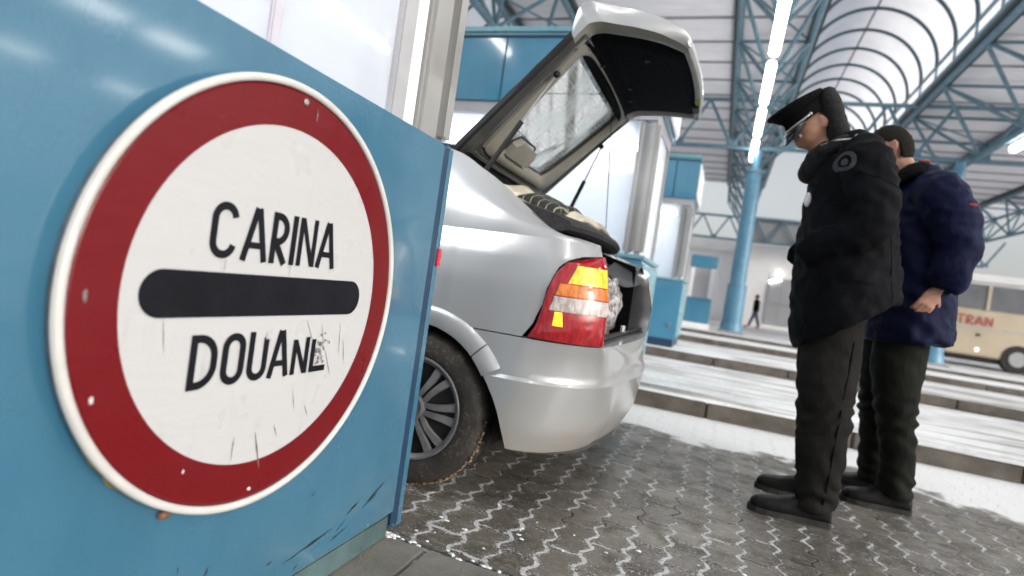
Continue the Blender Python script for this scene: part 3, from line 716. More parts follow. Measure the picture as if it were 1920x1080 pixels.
bx_('hatch_lock', (8.76, 25.98, 1.15), (8.90, 25.999, 1.23), M['black'], bus)
t = bmesh.new()
def bstroke(pts, wd=.055):
    for a, c in zip(pts, pts[1:]):
        a, c = Vector((a[0], 0, a[1])), Vector((c[0], 0, c[1])); d = (c-a).normalized(); n_ = Vector((-d.z, 0, d.x))*wd/2; NSTROKE[0] += 1; yy = 25.978-.0008*(NSTROKE[0] % 7)
        q = [t.verts.new((p.x, yy, p.z)) for p in (a-n_, c-n_, c+n_, a+n_)]; t.faces.new(q)
z0, z1 = 1.54, 1.86
bstroke([(8.12, z1), (8.36, z1)]); bstroke([(8.24, z0), (8.24, z1)])
bstroke([(8.44, z0), (8.44, z1), (8.58, z1-.02), (8.60, z1-.12), (8.44, z1-.17), (8.62, z0)])
bstroke([(8.68, z0), (8.80, z1), (8.92, z0)]); bstroke([(8.73, z0+.1), (8.87, z0+.1)])
bstroke([(9.0, z0), (9.0, z1), (9.19, z0), (9.19, z1)])
link('lettering', t, M['busred'], bus)
for x in (8.9+1.2, 15.4):
    t = bmesh.new(); tube(t, (x, 25.98, .5), (x, 26.3, .5), .5, n=24); wl = link('wheel', t, M['rubber'], bus)
    t = bmesh.new(); tube(t, (x, 25.96, .5), (x, 25.979, .5), .27, n=20); link('rim', t, M['steel'], wl)
# ------------------------------------------------------------------ the silver hatchback, boot open
YC, U0 = 2.88, -.63
AX, AZ = -1.077, .305                                 # rear axle
FAX = -3.683
car = thing('hatchback_car', 'silver hatchback car with its tailgate raised and left tail lamp glowing', 'car', (-2.2, YC, 0))
hwT = [(.18,.80),(.30,.825),(.45,.835),(.52,.838),(.56,.834),(.66,.83),(.85,.822),(.96,.800),(1.03,.762)]
xrT = [(.18,-.46),(.24,-.415),(.32,-.385),(.45,-.368),(.505,-.36),(.54,-.372),(.62,-.382),(.66,-.39),(.80,-.395),(.95,-.43),(1.03,-.465)]
rxT = [(.18,.36),(.5,.33),(.62,.27),(.7,.22),(1.03,.19)]
ryT = [(.18,.46),(.5,.42),(.60,.30),(.645,.19),(.7,.145),(1.03,.125)]
def P0(U, z, side=-1):
    h, xr, rx, ry = interp(z, hwT), interp(z, xrT), interp(z, rxT), interp(z, ryT); xs = xr-rx
    if U <= 0:
        k = sstep((U+.45)/.45); x = U+U0+(xs-U0)*k; h -= .012*((x+2.3)/1.6)**2*(1 if x < -1.0 else .45)
        h -= .02*sstep((-x-3.4)/.9)*1.5
        return Vector((x, side*h, z))
    h -= .006
    if U <= 1:
        a = U*math.pi/2; return Vector((xs+rx*math.sin(a)**.95, side*(h-ry*(1-math.cos(a))), z))
    t = U-1; y = h-ry-(h-ry)*t; return Vector((xr+.035*(1-(y/(h-ry))**2), side*y, z))
def PS(U, z, off=0.0, side=-1):
    p = P0(U, z, side)
    if off:
        e = .01; du = P0(U+e, z, side)-P0(U-e, z, side); dz = P0(U, z+e, side)-P0(U, z-e, side)
        n = du.cross(dz).normalized(); 
        if side > 0: n = -n
        p = p+n*off
    return Vector((p.x, p.y+YC, p.z))
def lin(a, b, n): return [a+(b-a)*i/n for i in range(n+1)]
def usurf(bm, Us, z0, z1, nz, off=0.0, side=-1, mi=0):
    """surface patch: for every column U a run of heights z0(U)..z1(U); off may depend on z"""
    rows = []
    for i in range(nz+1):
        r = []
        for U in Us:
            a = z0(U) if callable(z0) else z0; b = z1(U) if callable(z1) else z1
            z = a+(b-a)*i/nz; r.append(PS(U, z, off(U, z) if callable(off) else off, side))
        rows.append(r)
    return grid(bm, rows, mi, flip=(side > 0))
# --- lamp outline on the body corner
def lamp_top(U): return interp(U, [(-.03,.662),(-.012,.745),(.01,.81),(.03,.838),(.11,.897),(.17,.930),(.29,.955),(.49,.974),(.9,.986),(1.0,.987)])
def lamp_right(z): return interp(z, [(.66,.86),(.76,.88),(.83,.97),(.93,1.03),(.99,1.0)])
def arch(x, r=.385, cx=AX):
    d = r*r-(x-cx)**2
    return AZ+math.sqrt(d) if d > 0 else 0
def side_bottom(U):
    x = U+U0; z = .655 if x > -.75 else (.655 if x > -1.42 else .245)
    return max(z, arch(x))
ARCHU = sorted(set([round(u, 4) for u in lin(-.86, -.06, 44)]))
for side in (-1, 1):
    nm = 'rear_quarter_panel'
    bm = bmesh.new()
    Us = lin(-.86, -.03, 40)+[-.02, -.012, .0, .01, .03, .05, .1, .16, .22, .28, .34, .40, .46, .52, .6, .7, .8, .9, 1.0]
    usurf(bm, Us, lambda U: side_bottom(U)+.002 if U < -.03 else lamp_top(U)+.003, 1.03, 12, 0, side)
    # upper part: from the shoulder to the edge of the hatch opening
    E = catmull([(-1.50,.585,1.435),(-1.15,.612,1.365),(-1.01,.615,1.298),(-.915,.62,1.245),(-.80,.63,1.167),(-.705,.648,1.102),(-.64,.668,1.058),(-.56,.668,1.046),(-.468,.628,1.034)], 5)
    S = [PS(U, 1.03, 0, side) for U in lin(-.86, 0, 24)+lin(.06, 1.0, 16)]
    n = len(E); rows = [[], [], [], [], [], []]
    import bisect
    for i, e in enumerate(E):
        k = i/(n-1)*(len(S)-1); j = min(int(k), len(S)-2); s = S[j].lerp(S[j+1], k-j); e = Vector((e.x, YC+side*e.y, e.z))
        for q in range(6):
            t = q/5; p = s.lerp(e, t); b = math.sin(math.pi*t)*.035*min(1, (e-s).length/.2)
            p = p+Vector((0, side*b, b*.4)); rows[q].append(p)
    grid(bm, rows, 0, flip=(side > 0))
    # turned-in flange along the hatch opening
    fl = [[], [], []]
    for e in E:
        e = Vector((e.x, YC+side*e.y, e.z)); fl[0].append(e); fl[1].append(e+Vector((-.004, -side*.012, -.012))); fl[2].append(e+Vector((-.02, -side*.03, -.045)))
    grid(bm, fl, 0, flip=(side > 0))
    bmesh.ops.remove_doubles(bm, verts=bm.verts, dist=.0008)
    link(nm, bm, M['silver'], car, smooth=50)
    # wheel-arch flare: two pieces split where the bumper begins
    for (a0, a1, cx) in ((47, 172, AX), (32.5, 46.2, AX)):
        bm = bmesh.new(); rows = []
        prof = [(.334, -.03), (.334, .004), (.337, .012), (.352, .015), (.385, .014), (.405, .006), (.412, -.004)]
        for i in range(33):
            a = R(a0+(a1-a0)*i/32); r = []
            fl_ = 1.0+.06*sstep((60-math.degrees(a))/30)
            for rr, o in prof:
                rr2 = .334+(rr-.334)*fl_; x, z = cx+rr2*math.cos(a), AZ+rr2*math.sin(a); p = P0(min(x-U0, .6), z, side)
                r.append((x, p.y+side*o+YC, z))
            rows.append(r)
        grid(bm, rows, 0, flip=(side < 0)); bmesh.ops.recalc_face_normals(bm, faces=bm.faces[:])
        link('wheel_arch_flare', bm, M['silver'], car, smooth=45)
# --- rear bumper, one skin round the whole tail
AEDGE = [(-.90,.60),(-.88,.59),(-.84,.555),(-.80,.51),(-.77,.468),(-.74,.42),(-.715,.37),(-.70,.325),(-.688,.285),(-.678,.24),(-.67,.10)]
bm = bmesh.new()
for side in (-1, 1):
    Ub = [-.50+.006*i for i in range(8)]
    Us = lin(-.26, -.01, 36)+lin(0, 1, 44)+lin(1.08, 2.0, 10)
    def zlo(U): 
        zb = interp(U, [(-.05,.243),(.3,.232),(1.0,.215),(2.0,.212)])
        if U > .5: return zb
        lo, hi = .20, .64                             # height where this column meets the wheel-arch edge
        for _ in range(26):
            m = (lo+hi)/2
            if m > interp(P0(U, m).x, AEDGE): hi = m
            else: lo = m
        return max(zb, hi) if hi < .639 else max(zb, .60)
    def unused(U, zb, x):
        return max(zb, interp(x, [(-.88,.59),(-.84,.555),(-.80,.51),(-.77,.468),(-.74,.42),(-.715,.37),(-.70,.325),(-.688,.285),(-.678,.24),(-.67,.10)]))
    def boff(U, z):
        o = 0.0
        if z < .508: o += .010
        return o
    # upper band, step, lower band
    zc = .508
    usurf(bm, Us, lambda U: max(zlo(U), zc), lambda U: max(.652, zlo(U)+.001), 6, 0, side)
    Us2 = [U for U in Us if zlo(U) < zc-.014]
    usurf(bm, Us2, lambda U: max(zlo(U), zc-.012) if zlo(U) < zc else zc, lambda U: zc if zlo(U) < zc else zc, 2, lambda U, z: .012*sstep((zc-z)/.012), side)
    usurf(bm, Us2, lambda U: min(zlo(U), zc-.012), lambda U: zc-.012, 12, lambda U, z: .012-.02*sstep((.36-z)/.16)*sstep(U/.8)*.6, side)
    # turned-under lower edge
    rows = [[PS(U, min(zlo(U), zc-.012), .010-.006*k, side)+Vector((-.035*k if U > .2 else 0, -side*.03*k, -.006*(1-abs(k-.5)))) for U in Us2] for k in (0, .5, 1)]
    grid(bm, rows, 0, flip=(side < 0))
    # top ledge under the boot opening
    rows = [[PS(U, .652, 0, side)+Vector((-k*.06*sstep((U-.3)/.7), -side*k*.03*(1-sstep((U-.3)/.7)), .004*k)) for U in Us] for k in (0, .3, 1)]
    grid(bm, rows, 0, flip=(side > 0))
bmesh.ops.remove_doubles(bm, verts=bm.verts, dist=.0008)
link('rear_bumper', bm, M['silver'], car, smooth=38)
# exhaust tip
bm = bmesh.new(); tube(bm, (-.62, 2.93, .195), (-.405, 2.95, .175), .026, n=16); link('exhaust_pipe', bm, M['steel'], car, smooth=40)
# --- tail lamps
def lens(name, col, em=0.0, ecol=None, rib=0):
    t = NT(name); p = t.n('TexCoord').outputs['Object']
    nz = t.ramp(t.noise(t.scale(p, (1, 1, .35)), 75, 4, .65), .32, .68); c = t.mix(nz, tuple(x*.5 for x in col), col)
    wv = t.n('TexWave', wave_type='BANDS', bands_direction='Z'); t.put(wv, 'Vector', p); wv.inputs['Scale'].default_value = 95
    nm = t.bump(wv.outputs['Fac'], .25, .002) if rib else t.bump(t.noise(p, 25, 2), .06, .004)
    k = dict(color=c, rough=.12, coat=.9, coat_rough=.04, normal=nm, sss=.0)
    if em: k.update(emit=t.mix(nz, tuple(x*.35 for x in (ecol or col)), ecol or col), emit_s=em*1.15)
    t.bsdf(**k); return t.m
M['lred'] = lens('red_lamp_lens', (.42, .010, .018)); M['lamber'] = lens('amber_lamp_lens', (.62, .15, .02), .2, (1, .35, .03), 1)
M['lyellow'] = lens('sunlit_yellow_lens', (.80, .52, .02), .55, (1, .72, .04), 1); M['lwhite'] = lens('clear_lamp_lens', (.66, .58, .56), 0, None, 1)  # emission in the yellow lens stands in for sunlight caught in it
M['lbulb'] = lens('lit_bulb', (.9, .55, .02), 1.1, (1, .62, .03)); M['lampblack'] = simple('lamp_housing_edge', (.02, .006, .008), .4)
def uleft(z):                                         # left edge of the lamp at height z
    lo, hi = -.02, 1.0
    for _ in range(30):
        m = (lo+hi)/2
        if lamp_top(m) < z: lo = m
        else: hi = m
    return lo
def lamp_patch(bm, z0, z1, a0, a1, off, side, nz=8, na=14, edge=.0):
    rows = []
    for i in range(nz+1):
        z = z0+(z1-z0)*i/nz; ul = uleft(z)+edge; r = []
        for j in range(na+1):
            ua = a0(z) if callable(a0) else ul+.012; ub = a1(z) if callable(a1) else lamp_right(z)-.012
            r.append(PS(ua+(ub-ua)*j/na, z, off, side))
        rows.append(r)
    grid(bm, rows, 0, flip=(side > 0))
    b = [rows[0], [p*1 for p in rows[0]]]
def patch_obj(name, mat, parent, side, z0, z1, a0, a1, off, thick=.006):
    bm = bmesh.new(); lamp_patch(bm, z0, z1, a0, a1, off, side); o = link(name, bm, mat, parent, smooth=60)
    m = o.modifiers.new('solid', 'SOLIDIFY'); m.thickness = thick; m.offset = -1
    bv = o.modifiers.new('bev', 'BEVEL'); bv.width = .002; bv.segments = 2; return o
for side in (-1, 1):
    la = patch_obj('tail_lamp', M['lred'], car, side, .660, .984, None, None, .010, .03)
    if side < 0: la['label'] = 'glowing tail lamp on the near side'
    patch_obj('indicator_lens', M['lyellow'], la, side, .870, .938, lambda z: .27+(z-.87)*1.7, lambda z: lamp_right(z)-.09, .0125, .003)
    patch_obj('amber_lens', M['lamber'], la, side, .824, .866, lambda z: .13+(z-.824)*1.2, lambda z: lamp_right(z)-.06, .0125, .003)
    patch_obj('reversing_lens', M['lwhite'], la, side, .768, .820, lambda z: .075+(z-.768)*.8, lambda z: lamp_right(z)-.03, .0125, .003)
    patch_obj('lit_bulb', M['lbulb'], la, side, .714, .765, lambda z: .14, lambda z: .25-(z-.714)*.6, .0125, .003)
    # lamp's inner flank along the opening
    bm = bmesh.new(); rows = []
    for i in range(13):
        z = .655+.33*i/12; p = PS(lamp_right(z), z, .006, side); rows.append([p, p+Vector((-.03, -side*.012, 0)), p+Vector((-.075, -side*.004, 0)), p+Vector((-.16, side*.02, 0))])
    grid(bm, rows, 0, flip=(side < 0)); link('lamp_flank', bm, M['silver'], car, smooth=True)
# --- boot: floor, walls, sill guard
M['carpet'] = simple('black_boot_carpet', (.012, .010, .011), .95, .3, 30, bump=.3)
bm = bmesh.new()
ins = [(-.490,.585),(-.60,.650),(-.9,.63),(-1.75,.65)]
rows = [[(x, YC+s*h*k, z) for (s, k, z) in ((-1,1,1.0),(-1,1,.66),(-1,1,.585),(0,0,.585),(1,1,.585),(1,1,.66),(1,1,1.0))] for x, h in ins]
grid(bm, rows); f = [bm.verts.new(p) for p in ((-1.75,YC-.66,.585),(-1.75,YC+.66,.585),(-1.75,YC+.60,1.30),(-1.75,YC-.60,1.30))]; bm.faces.new(f)
rows = [[(x, YC+s*h, 1.0), (x, YC+s*(h-.05), 1.015+(-x-.46)*.26)] for s in (-1,) for x, h in ins]; grid(bm, rows)
rows = [[(x, YC+h, 1.0), (x, YC+(h-.05), 1.015+(-x-.46)*.26)] for x, h in ins]; grid(bm, rows)
link('boot_lining', bm, M['carpet'], car)
bm = bmesh.new(); rows = [[(x, YC-.665+1.33*j/12, z) for j in range(13)] for x, z in ((-.405,.655),(-.43,.668),(-.47,.668),(-.50,.640),(-.50,.585))]
grid(bm, rows); link('sill_guard', bm, M['black'], car, smooth=40)
bm = bmesh.new(); path_tube(bm, [(-.425, YC-.64+1.28*i/10, .672) for i in range(11)], .010, n=6); link('boot_seal', bm, M['rubber'], car, smooth=True)
bm = bmesh.new(); tube(bm, (-.43, YC, .67), (-.43, YC, .71), .012); link('lock_striker', bm, M['chrome'], car)
# far-side gutter of the hatch opening (seen across the boot)
bm = bmesh.new(); rows = []
for i in range(9):
    t = i/8; x = -.44-.20*t; z = .99+.07*t
    rows.append([(x, YC+.71, z+.02), (x+.02, YC+.66, z-.005), (x+.01, YC+.60, z-.03), (x-.03, YC+.585, z-.07-.05*math.sin(math.pi*t))])
grid(bm, rows); link('hatch_gutter', bm, M['silver'], car, smooth=True)
# --- flanks, roof, glass, bonnet
bm = bmesh.new()
for side in (-1, 1):
    Us = lin(-3.30, -.86, 60)
    def zb(U):
        x = U+U0
        return max(.245, arch(x), arch(x, .37, FAX))
    usurf(bm, Us, zb, 1.03, 14, 0, side)
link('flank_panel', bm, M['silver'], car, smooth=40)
for side in (-1, 1):
    bm = bmesh.new(); rows = [[PS(U, z, .006, side) for U in lin(-3.0, -.90, 30)] for z in (.50, .52, .58, .60)]; grid(bm, rows, 0, flip=(side > 0)); link('rub_strip', bm, M['silver'], car, smooth=30)
    for (xa, xb, xt0, xt1) in ((-2.28, -1.62, -2.05, -1.62), (-3.18, -2.32, -2.45, -2.1)):
        bm = bmesh.new(); rows = []
        for k in range(5):
            t = k/4; z = 1.04+.33*t; h = .765-.165*t
            rows.append([((xa+(xt0-xa)*t)+((xb+(xt1-xb)*t)-(xa+(xt0-xa)*t))*j/6, YC+side*(h+.004), z) for j in range(7)])
        grid(bm, rows, 0, flip=(side > 0)); link('side_window', bm, M['darkglass'], car, smooth=True)
    bm = bmesh.new(); rows = []
    for x in lin(-3.25, -1.49, 24):
        zt = interp(x, [(-3.25,1.05),(-2.45,1.40),(-2.0,1.43),(-1.49,1.435)]); h = interp(zt, [(1.05,.755),(1.40,.60),(1.435,.585)])
        rows.append([(x, YC+side*(.762+(h-.762)*k/4), 1.03+(zt-1.03)*k/4) for k in range(5)])
    grid(bm, rows, 0, flip=(side < 0)); link('cabin_side', bm, M['silver'], car, smooth=True)
    bm = bmesh.new(); box(bm, (-3.02, YC+side*.86-.0 if side > 0 else YC-.98, .98), (-2.90, YC+.98 if side > 0 else YC-.86, 1.11), 0, .03); link('wing_mirror', bm, M['silver'], car, smooth=40)
    for x in (-1.75, -2.55):
        bm = bmesh.new(); box(bm, (x, YC+side*.845-.012, .88), (x+.17, YC+side*.845+.012, .91), 0, .01); link('door_handle', bm, M['silver'], car)
bm = bmesh.new(); rows = []
for x, z, h in ((-1.155,1.385,.60),(-1.4,1.42,.595),(-1.7,1.437,.585),(-2.1,1.432,.585),(-2.45,1.40,.60)):
    rows.append([(x, YC+h*math.sin(R(-90+180*j/16))*1.0, z+.028*math.cos(R(-90+180*j/16))) for j in range(17)])
grid(bm, rows); bmesh.ops.recalc_face_normals(bm, faces=bm.faces[:]); link('roof', bm, M['silver'], car, smooth=True)
bm = bmesh.new(); rows = [[(x, YC+h*(-1+j/4), z+.03*(1-(-1+j/4)**2)) for j in range(9)] for x, z, h in ((-2.46,1.395,.58),(-2.85,1.22,.66),(-3.22,1.03,.72))]
grid(bm, rows); link('windscreen', bm, M['darkglass'], car, smooth=True)
bm = bmesh.new(); rows = [[(x, YC+h*(-1+j/4), z+.04*(1-(-1+j/4)**2)) for j in range(9)] for x, z, h in ((-3.20,1.035,.755),(-3.6,.97,.75),(-4.0,.88,.73),(-4.3,.74,.70),(-4.42,.62,.62))]
grid(bm, rows); link('bonnet', bm, M['silver'], car, smooth=True)
bm = bmesh.new(); rows = [[(-4.38-.10*(1-(-1+j/6)**2)*1.0, YC+.80*(-1+j/6), z) for j in range(13)] for z in (.22,.4,.6,.66)]
grid(bm, rows); link('front_bumper', bm, M['silver'], car, smooth=True)
for side in (-1, 1):
    bm = bmesh.new(); box(bm, (-4.43, YC+side*.62-.12, .64), (-4.25, YC+side*.62+.12, .78), 0, .03); link('headlight', bm, M['lwhite'], car, smooth=30)
# dark underside and inner wheel wells
bm = bmesh.new(); box(bm, (-4.3, YC-.60, .20), (-.50, YC+.60, .58)); link('underbody', bm, M['black'], car)
for side in (-1, 1):
    for cx in (AX, FAX):
        bm = bmesh.new(); rows = [[(cx+.345*math.cos(R(a)), YC+side*h, AZ+.345*math.sin(R(a))) for a in range(-14, 201, 8)] for h in (.80, .60)]
        grid(bm, rows); link('wheel_well', bm, M['black'], car, smooth=True)
# --- wheels
M['hub'] = simple('grey_wheel_cover', (.16, .16, .17), .42, .15, 20, metal=.3)
M['hubdark'] = simple('dark_wheel_recess', (.015, .014, .014), .7, .2)
def mat_tyre():
    t = NT('dirty_tyre'); p = t.n('TexCoord').outputs['Object']
    sep = t.n('SeparateXYZ'); t.put(sep, '0', p)
    g = t.noise(p, 70, 4, .7); g2 = t.noise(p, 9, 4)
    dirt = t.math('MULTIPLY', t.ramp(g, .52, .66), t.ramp(g2, .35, .6))
    c = t.mix(t.ramp(g2, .3, .7), (.016, .015, .014), (.032, .029, .027)); c = t.mix(t.math('MULTIPLY', dirt, .35), c, (.22, .17, .11))
    t.bsdf(color=c, rough=.8, normal=t.bump(g, .3, .006)); return t.m
M['tyre'] = mat_tyre()
def wheel(cx, side, dirty=False):
    w_ = bmesh.new(); yc = YC+side*.715; RO = .305
    prof = [(.205,.092),(.215,.100),(.235,.104),(.262,.104),(.285,.099),(.297,.088),(.302,.070),(.305,.04),(.305,-.04),(.302,-.07),(.29,-.095),(.25,-.10),(.205,-.09)]
    n = 72; rings = []
    for r, o in prof:
        ring = []
        for i in range(n):
            a = 2*math.pi*i/n; rr = r
            if r > .295: rr -= .007*(i % 3 == 0)
            ring.append((cx+rr*math.cos(a), yc+side*o, AZ+rr*math.sin(a)))
        rings.append(ring)
    skin_rings(w_, rings, caps=False); bmesh.ops.recalc_face_normals(w_, faces=w_.faces[:])
    t = link('wheel', w_, M['tyre'], car, smooth=35)
    bm = bmesh.new()
    rings = [[(cx+r*math.cos(2*math.pi*i/64), yc+side*o, AZ+r*math.sin(2*math.pi*i/64)) for i in range(64)] for r, o in ((.206,.093),(.202,.099),(.196,.098),(.188,.086),(.182,.084))]
    skin_rings(bm, rings, caps=False)
    for k in range(7):                                # seven pairs of spokes
        for d in (-1, 1):
            a = 2*math.pi*k/7+.0
            pts = []
            for r in (.035, .06, .10, .14, .185):
                aa = a+d*(.10+.012/r*.9) if False else a+d*interp(r, [(.035,.34),(.06,.25),(.10,.165),(.14,.15),(.185,.165)])
                o = interp(r, [(.035,.086),(.10,.099),(.185,.086)])
                wv = interp(r, [(.035,.009),(.10,.0125),(.185,.018)]); tn = Vector((-math.sin(aa), 0, math.cos(aa))); c = Vector((cx+r*math.cos(aa), yc+side*o, AZ+r*math.sin(aa)))
                pts.append([c-tn*wv+Vector((0,-side*.012,0)), c-tn*wv*.8, c+tn*wv*.8, c+tn*wv+Vector((0,-side*.012,0))])
            grid(bm, pts)
    rings = [[(cx+r*math.cos(2*math.pi*i/32), yc+side*o, AZ+r*math.sin(2*math.pi*i/32)) for i in range(32)] for r, o in ((.055,.080),(.052,.092),(.04,.096),(.036,.090),(.001,.089))]
    skin_rings(bm, rings, caps=False); bmesh.ops.recalc_face_normals(bm, faces=bm.faces[:])
    link('wheel_cover', bm, M['hub'], t, smooth=40)
    bm = bmesh.new(); tube(bm, (cx, yc+side*.02, AZ), (cx, yc+side*.062, AZ), .192, n=48); link('rim', bm, M['hubdark'], t)
    return t
for side in (-1, 1):
    for cx in (AX, FAX): wheel(cx, side)
# road dirt and ice thrown on the tyre's rear tread edge
M['crud'] = simple('brown_slush', (.20, .14, .085), .75, .5, 90, bump=.5)
bm = bmesh.new(); rng = random.Random(4)
for i in range(230):
    a = R(rng.triangular(-98, 5, -62)); dy = abs(rng.gauss(0, .022)); r = .304+rng.uniform(-.003, .004); y = YC-.715-.095+.012+dy
    c = Vector((AX+r*math.cos(a), y, AZ+r*math.sin(a))); res = bmesh.ops.create_icosphere(bm, subdivisions=1, radius=rng.uniform(.001, .0048)*(.5+rng.random()))
    for v in res['verts']: v.co = v.co*(1+.5*rng.random())+c
tag(link('slush', bm, M['crud'], car, smooth=False), kind='stuff')

# --- tailgate, raised
TD = Vector((.43, 0, .47)).normalized(); TN = Vector((-TD.z, 0, TD.x)); TH = Vector((-1.13, 0, 1.37))     # along, outward, hinge
def TG(q, y, n=0.0): p = TH+TD*q+TN*n; return Vector((p.x, y, p.z))
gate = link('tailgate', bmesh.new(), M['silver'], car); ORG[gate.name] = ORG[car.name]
gbm = bmesh.new()
hw_at = lambda q: interp(q, [(-.02,.60),(.3,.602),(.60,.605),(.70,.61)])
def outline_glass(n=64, grow=0.0):
    pts = [(.13,2.55),(.30,2.487),(.50,2.447),(.60,2.435),(.645,2.475),(.662,2.60),(.670,2.88),(.662,3.16),(.645,3.285),(.60,3.325),(.50,3.313),(.30,3.273),(.13,3.21),(.112,3.13),(.108,2.88),(.112,2.63)]
    c = catmull([(a, b, 0) for a, b in pts+pts[:1]], 6)[:-1]; cen = Vector((.39, 2.88, 0))
    return [(cen.x+(p.x-cen.x)*(1+grow/.28), cen.y+(p.y-cen.y)*(1+grow/.42)) for p in c]
def outer_pt(q, y):                                   # project a direction from the glass centre to the gate's border
    c = Vector((.39, 2.88)); d = Vector((q, y))-c; best = 9
    for s in lin(0.5, 3.5, 240):
        p = c+d*s
        if p.x < -.015 or p.x > .70 or abs(p.y-2.88) > hw_at(p.x): best = s; break
    return c+d*best
OG = outline_glass()
def ring_obj(name, mat, inner, outer, levels, parent, flip=False, smooth=40):
    """ring between two outlines on the gate; levels: list of (mix inner->outer, height off the plane)"""
    bm = bmesh.new(); rows = []
    for t, nrm in levels: rows.append([TG(a[0]+(b[0]-a[0])*t, a[1]+(b[1]-a[1])*t, nrm) for a, b in zip(inner, outer)]+[TG(inner[0][0]+(outer[0][0]-inner[0][0])*t, inner[0][1]+(outer[0][1]-inner[0][1])*t, nrm)])
    grid(bm, rows); bmesh.ops.remove_doubles(bm, verts=bm.verts, dist=1e-5); bmesh.ops.recalc_face_normals(bm, faces=bm.faces[:])
    return link(name, bm, mat, parent, smooth=smooth)
OUT = [outer_pt(*p) for p in OG]
M['beige'] = simple('beige_silver_inner_frame', (.25, .24, .205), .5, .1, 6, coat=.15, metal=.15)
ring_obj('inner_frame', M['beige'], OG, OUT, [(0.02,.030),(.0,.012),(.05,-.004),(.22,-.018),(.40,-.020),(.52,-.012),(.54,.004)], gate)
M['gutter'] = simple('dark_grey_gate_gutter', (.045, .045, .045), .4, .2, 8, coat=.2)
ring_obj('gutter_strip', M['gutter'], OG, OUT, [(.53,.002),(.60,-.006),(.68,-.004),(.72,-.014),(.80,-.016),(.86,-.006),(1.0,.0)], gate)
ring_obj('window_encapsulation', M['black'], OG, OUT, [(1.0,.001),(1.035,.010),(1.03,.030),(.85,.040),(.1,.038),(.0,.034)], gate)
bmx = bmesh.new(); bmx.faces.new([bmx.verts.new(TG(q, y, .032)) for q, y in outline_glass(grow=.012)])
def heat_lines(t):
    p = t.pos(); dt = t.n('VectorMath', operation='DOT_PRODUCT'); t.put(dt, '0', p); dt.inputs[1].default_value = TD
    s = t.math('PINGPONG', dt.outputs['Value'], .0115); ln = t.ramp(s, .0016, .0006)
    return t.math('MULTIPLY', ln, .55)
M['rearglass'] = glass_mat('heated_rear_glass', (.86, .92, .91), .16, .42, (.62, .68, .68), heat_lines)
link('rear_window', bmx, M['rearglass'], gate)
ring_obj('window_seal', M['rubber'], OG, outline_glass(grow=.02), [(-.2,.022),(-.3,.014),(.0,.006),(.5,.004)], gate)
# brake-light housing on the hinge side of the glass
bm = bmesh.new(); hp = [(.10,2.60),(.16,2.60),(.195,2.635),(.195,2.83),(.16,2.875),(.10,2.875)]
a = [bm.verts.new(TG(q, y, -.028)) for q, y in hp]; b = [bm.verts.new(TG(q-(.0), y, .02)) for q, y in hp]; bm.faces.new(a)
for i in range(6): bm.faces.new((a[i], b[i], b[(i+1) % 6], a[(i+1) % 6]))
bmesh.ops.recalc_face_normals(bm, faces=bm.faces[:]); link('brake_light_housing', bm, M['beige'], gate, smooth=30)
bm = bmesh.new(); rr = [TG(q, y, .004) for q, y in ((.105,2.588),(.17,2.588),(.208,2.628),(.208,2.838),(.17,2.888),(.105,2.888))]
path_tube(bm, rr, .006, n=6, ref=TN); link('housing_seal', bm, M['rubber'], gate)
# lower half of the gate: shell swept along the kinked profile
prof_out = catmull([(-.715,1.852),(-.705,1.905),(-.685,1.960),(-.655,1.985),(-.60,1.985),(-.50,1.970),(-.40,1.950),(-.32,1.928),(-.272,1.893),(-.262,1.865)] and [(-.715,0,1.870),(-.705,0,1.915),(-.690,0,1.962),(-.655,0,1.985),(-.59,0,1.982),(-.48,0,1.970),(-.38,0,1.950),(-.30,0,1.922),(-.262,0,1.890),(-.258,0,1.862)], 4)
prof_in = catmull([(-.700,0,1.838),(-.670,0,1.870),(-.64,0,1.895),(-.60,0,1.905),(-.54,0,1.903),(-.46,0,1.898),(-.38,0,1.888),(-.33,0,1.877),(-.295,0,1.868),(-.268,0,1.855)], 4)
npf = len(prof_out)
def gate_hw(k): return interp(k, [(0,.610),(.22,.622),(.35,.612),(.55,.575),(.75,.525),(.9,.495),(1.0,.48)])
bow = lambda v: (1-v*v)
def gp(prof, k, v, dx=.03, dz=.0):
    i = min(int(k*(npf-1)), npf-2); f = k*(npf-1)-i; p = prof[i].lerp(prof[i+1], f)
    return Vector((p.x+dx*bow(v)*sstep(k*1.3), YC+v*gate_hw(k), p.z+dz*bow(v)))
ks = lin(0, 1, 40); vs = [math.sin(R(-90+180*j/28)) for j in range(29)]
bm = bmesh.new()
grid(bm, [[gp(prof_out, k, v, .03, .03*(1-k)) for v in vs] for k in ks])
for s in (-1, 1): grid(bm, [[gp(prof_out, k, s), gp(prof_out, k, s).lerp(gp(prof_in, k, s), .5)+Vector((0, s*.008, 0)), gp(prof_in, k, s)] for k in ks])
grid(bm, [[gp(prof_out, 1, v), gp(prof_in, 1, v)] for v in vs])
bmesh.ops.remove_doubles(bm, verts=bm.verts, dist=1e-5); bmesh.ops.recalc_face_normals(bm, faces=bm.faces[:])
me = bpy.data.meshes.new('t'); bm.to_mesh(me); bm.free(); gbm.from_mesh(me)
bmesh.ops.translate(gbm, vec=-ORG[car.name], verts=gbm.verts); gbm.to_mesh(gate.data); gbm.free()
for p in gate.data.polygons: p.use_smooth = True
gate.data.set_sharp_from_angle(angle=R(42))
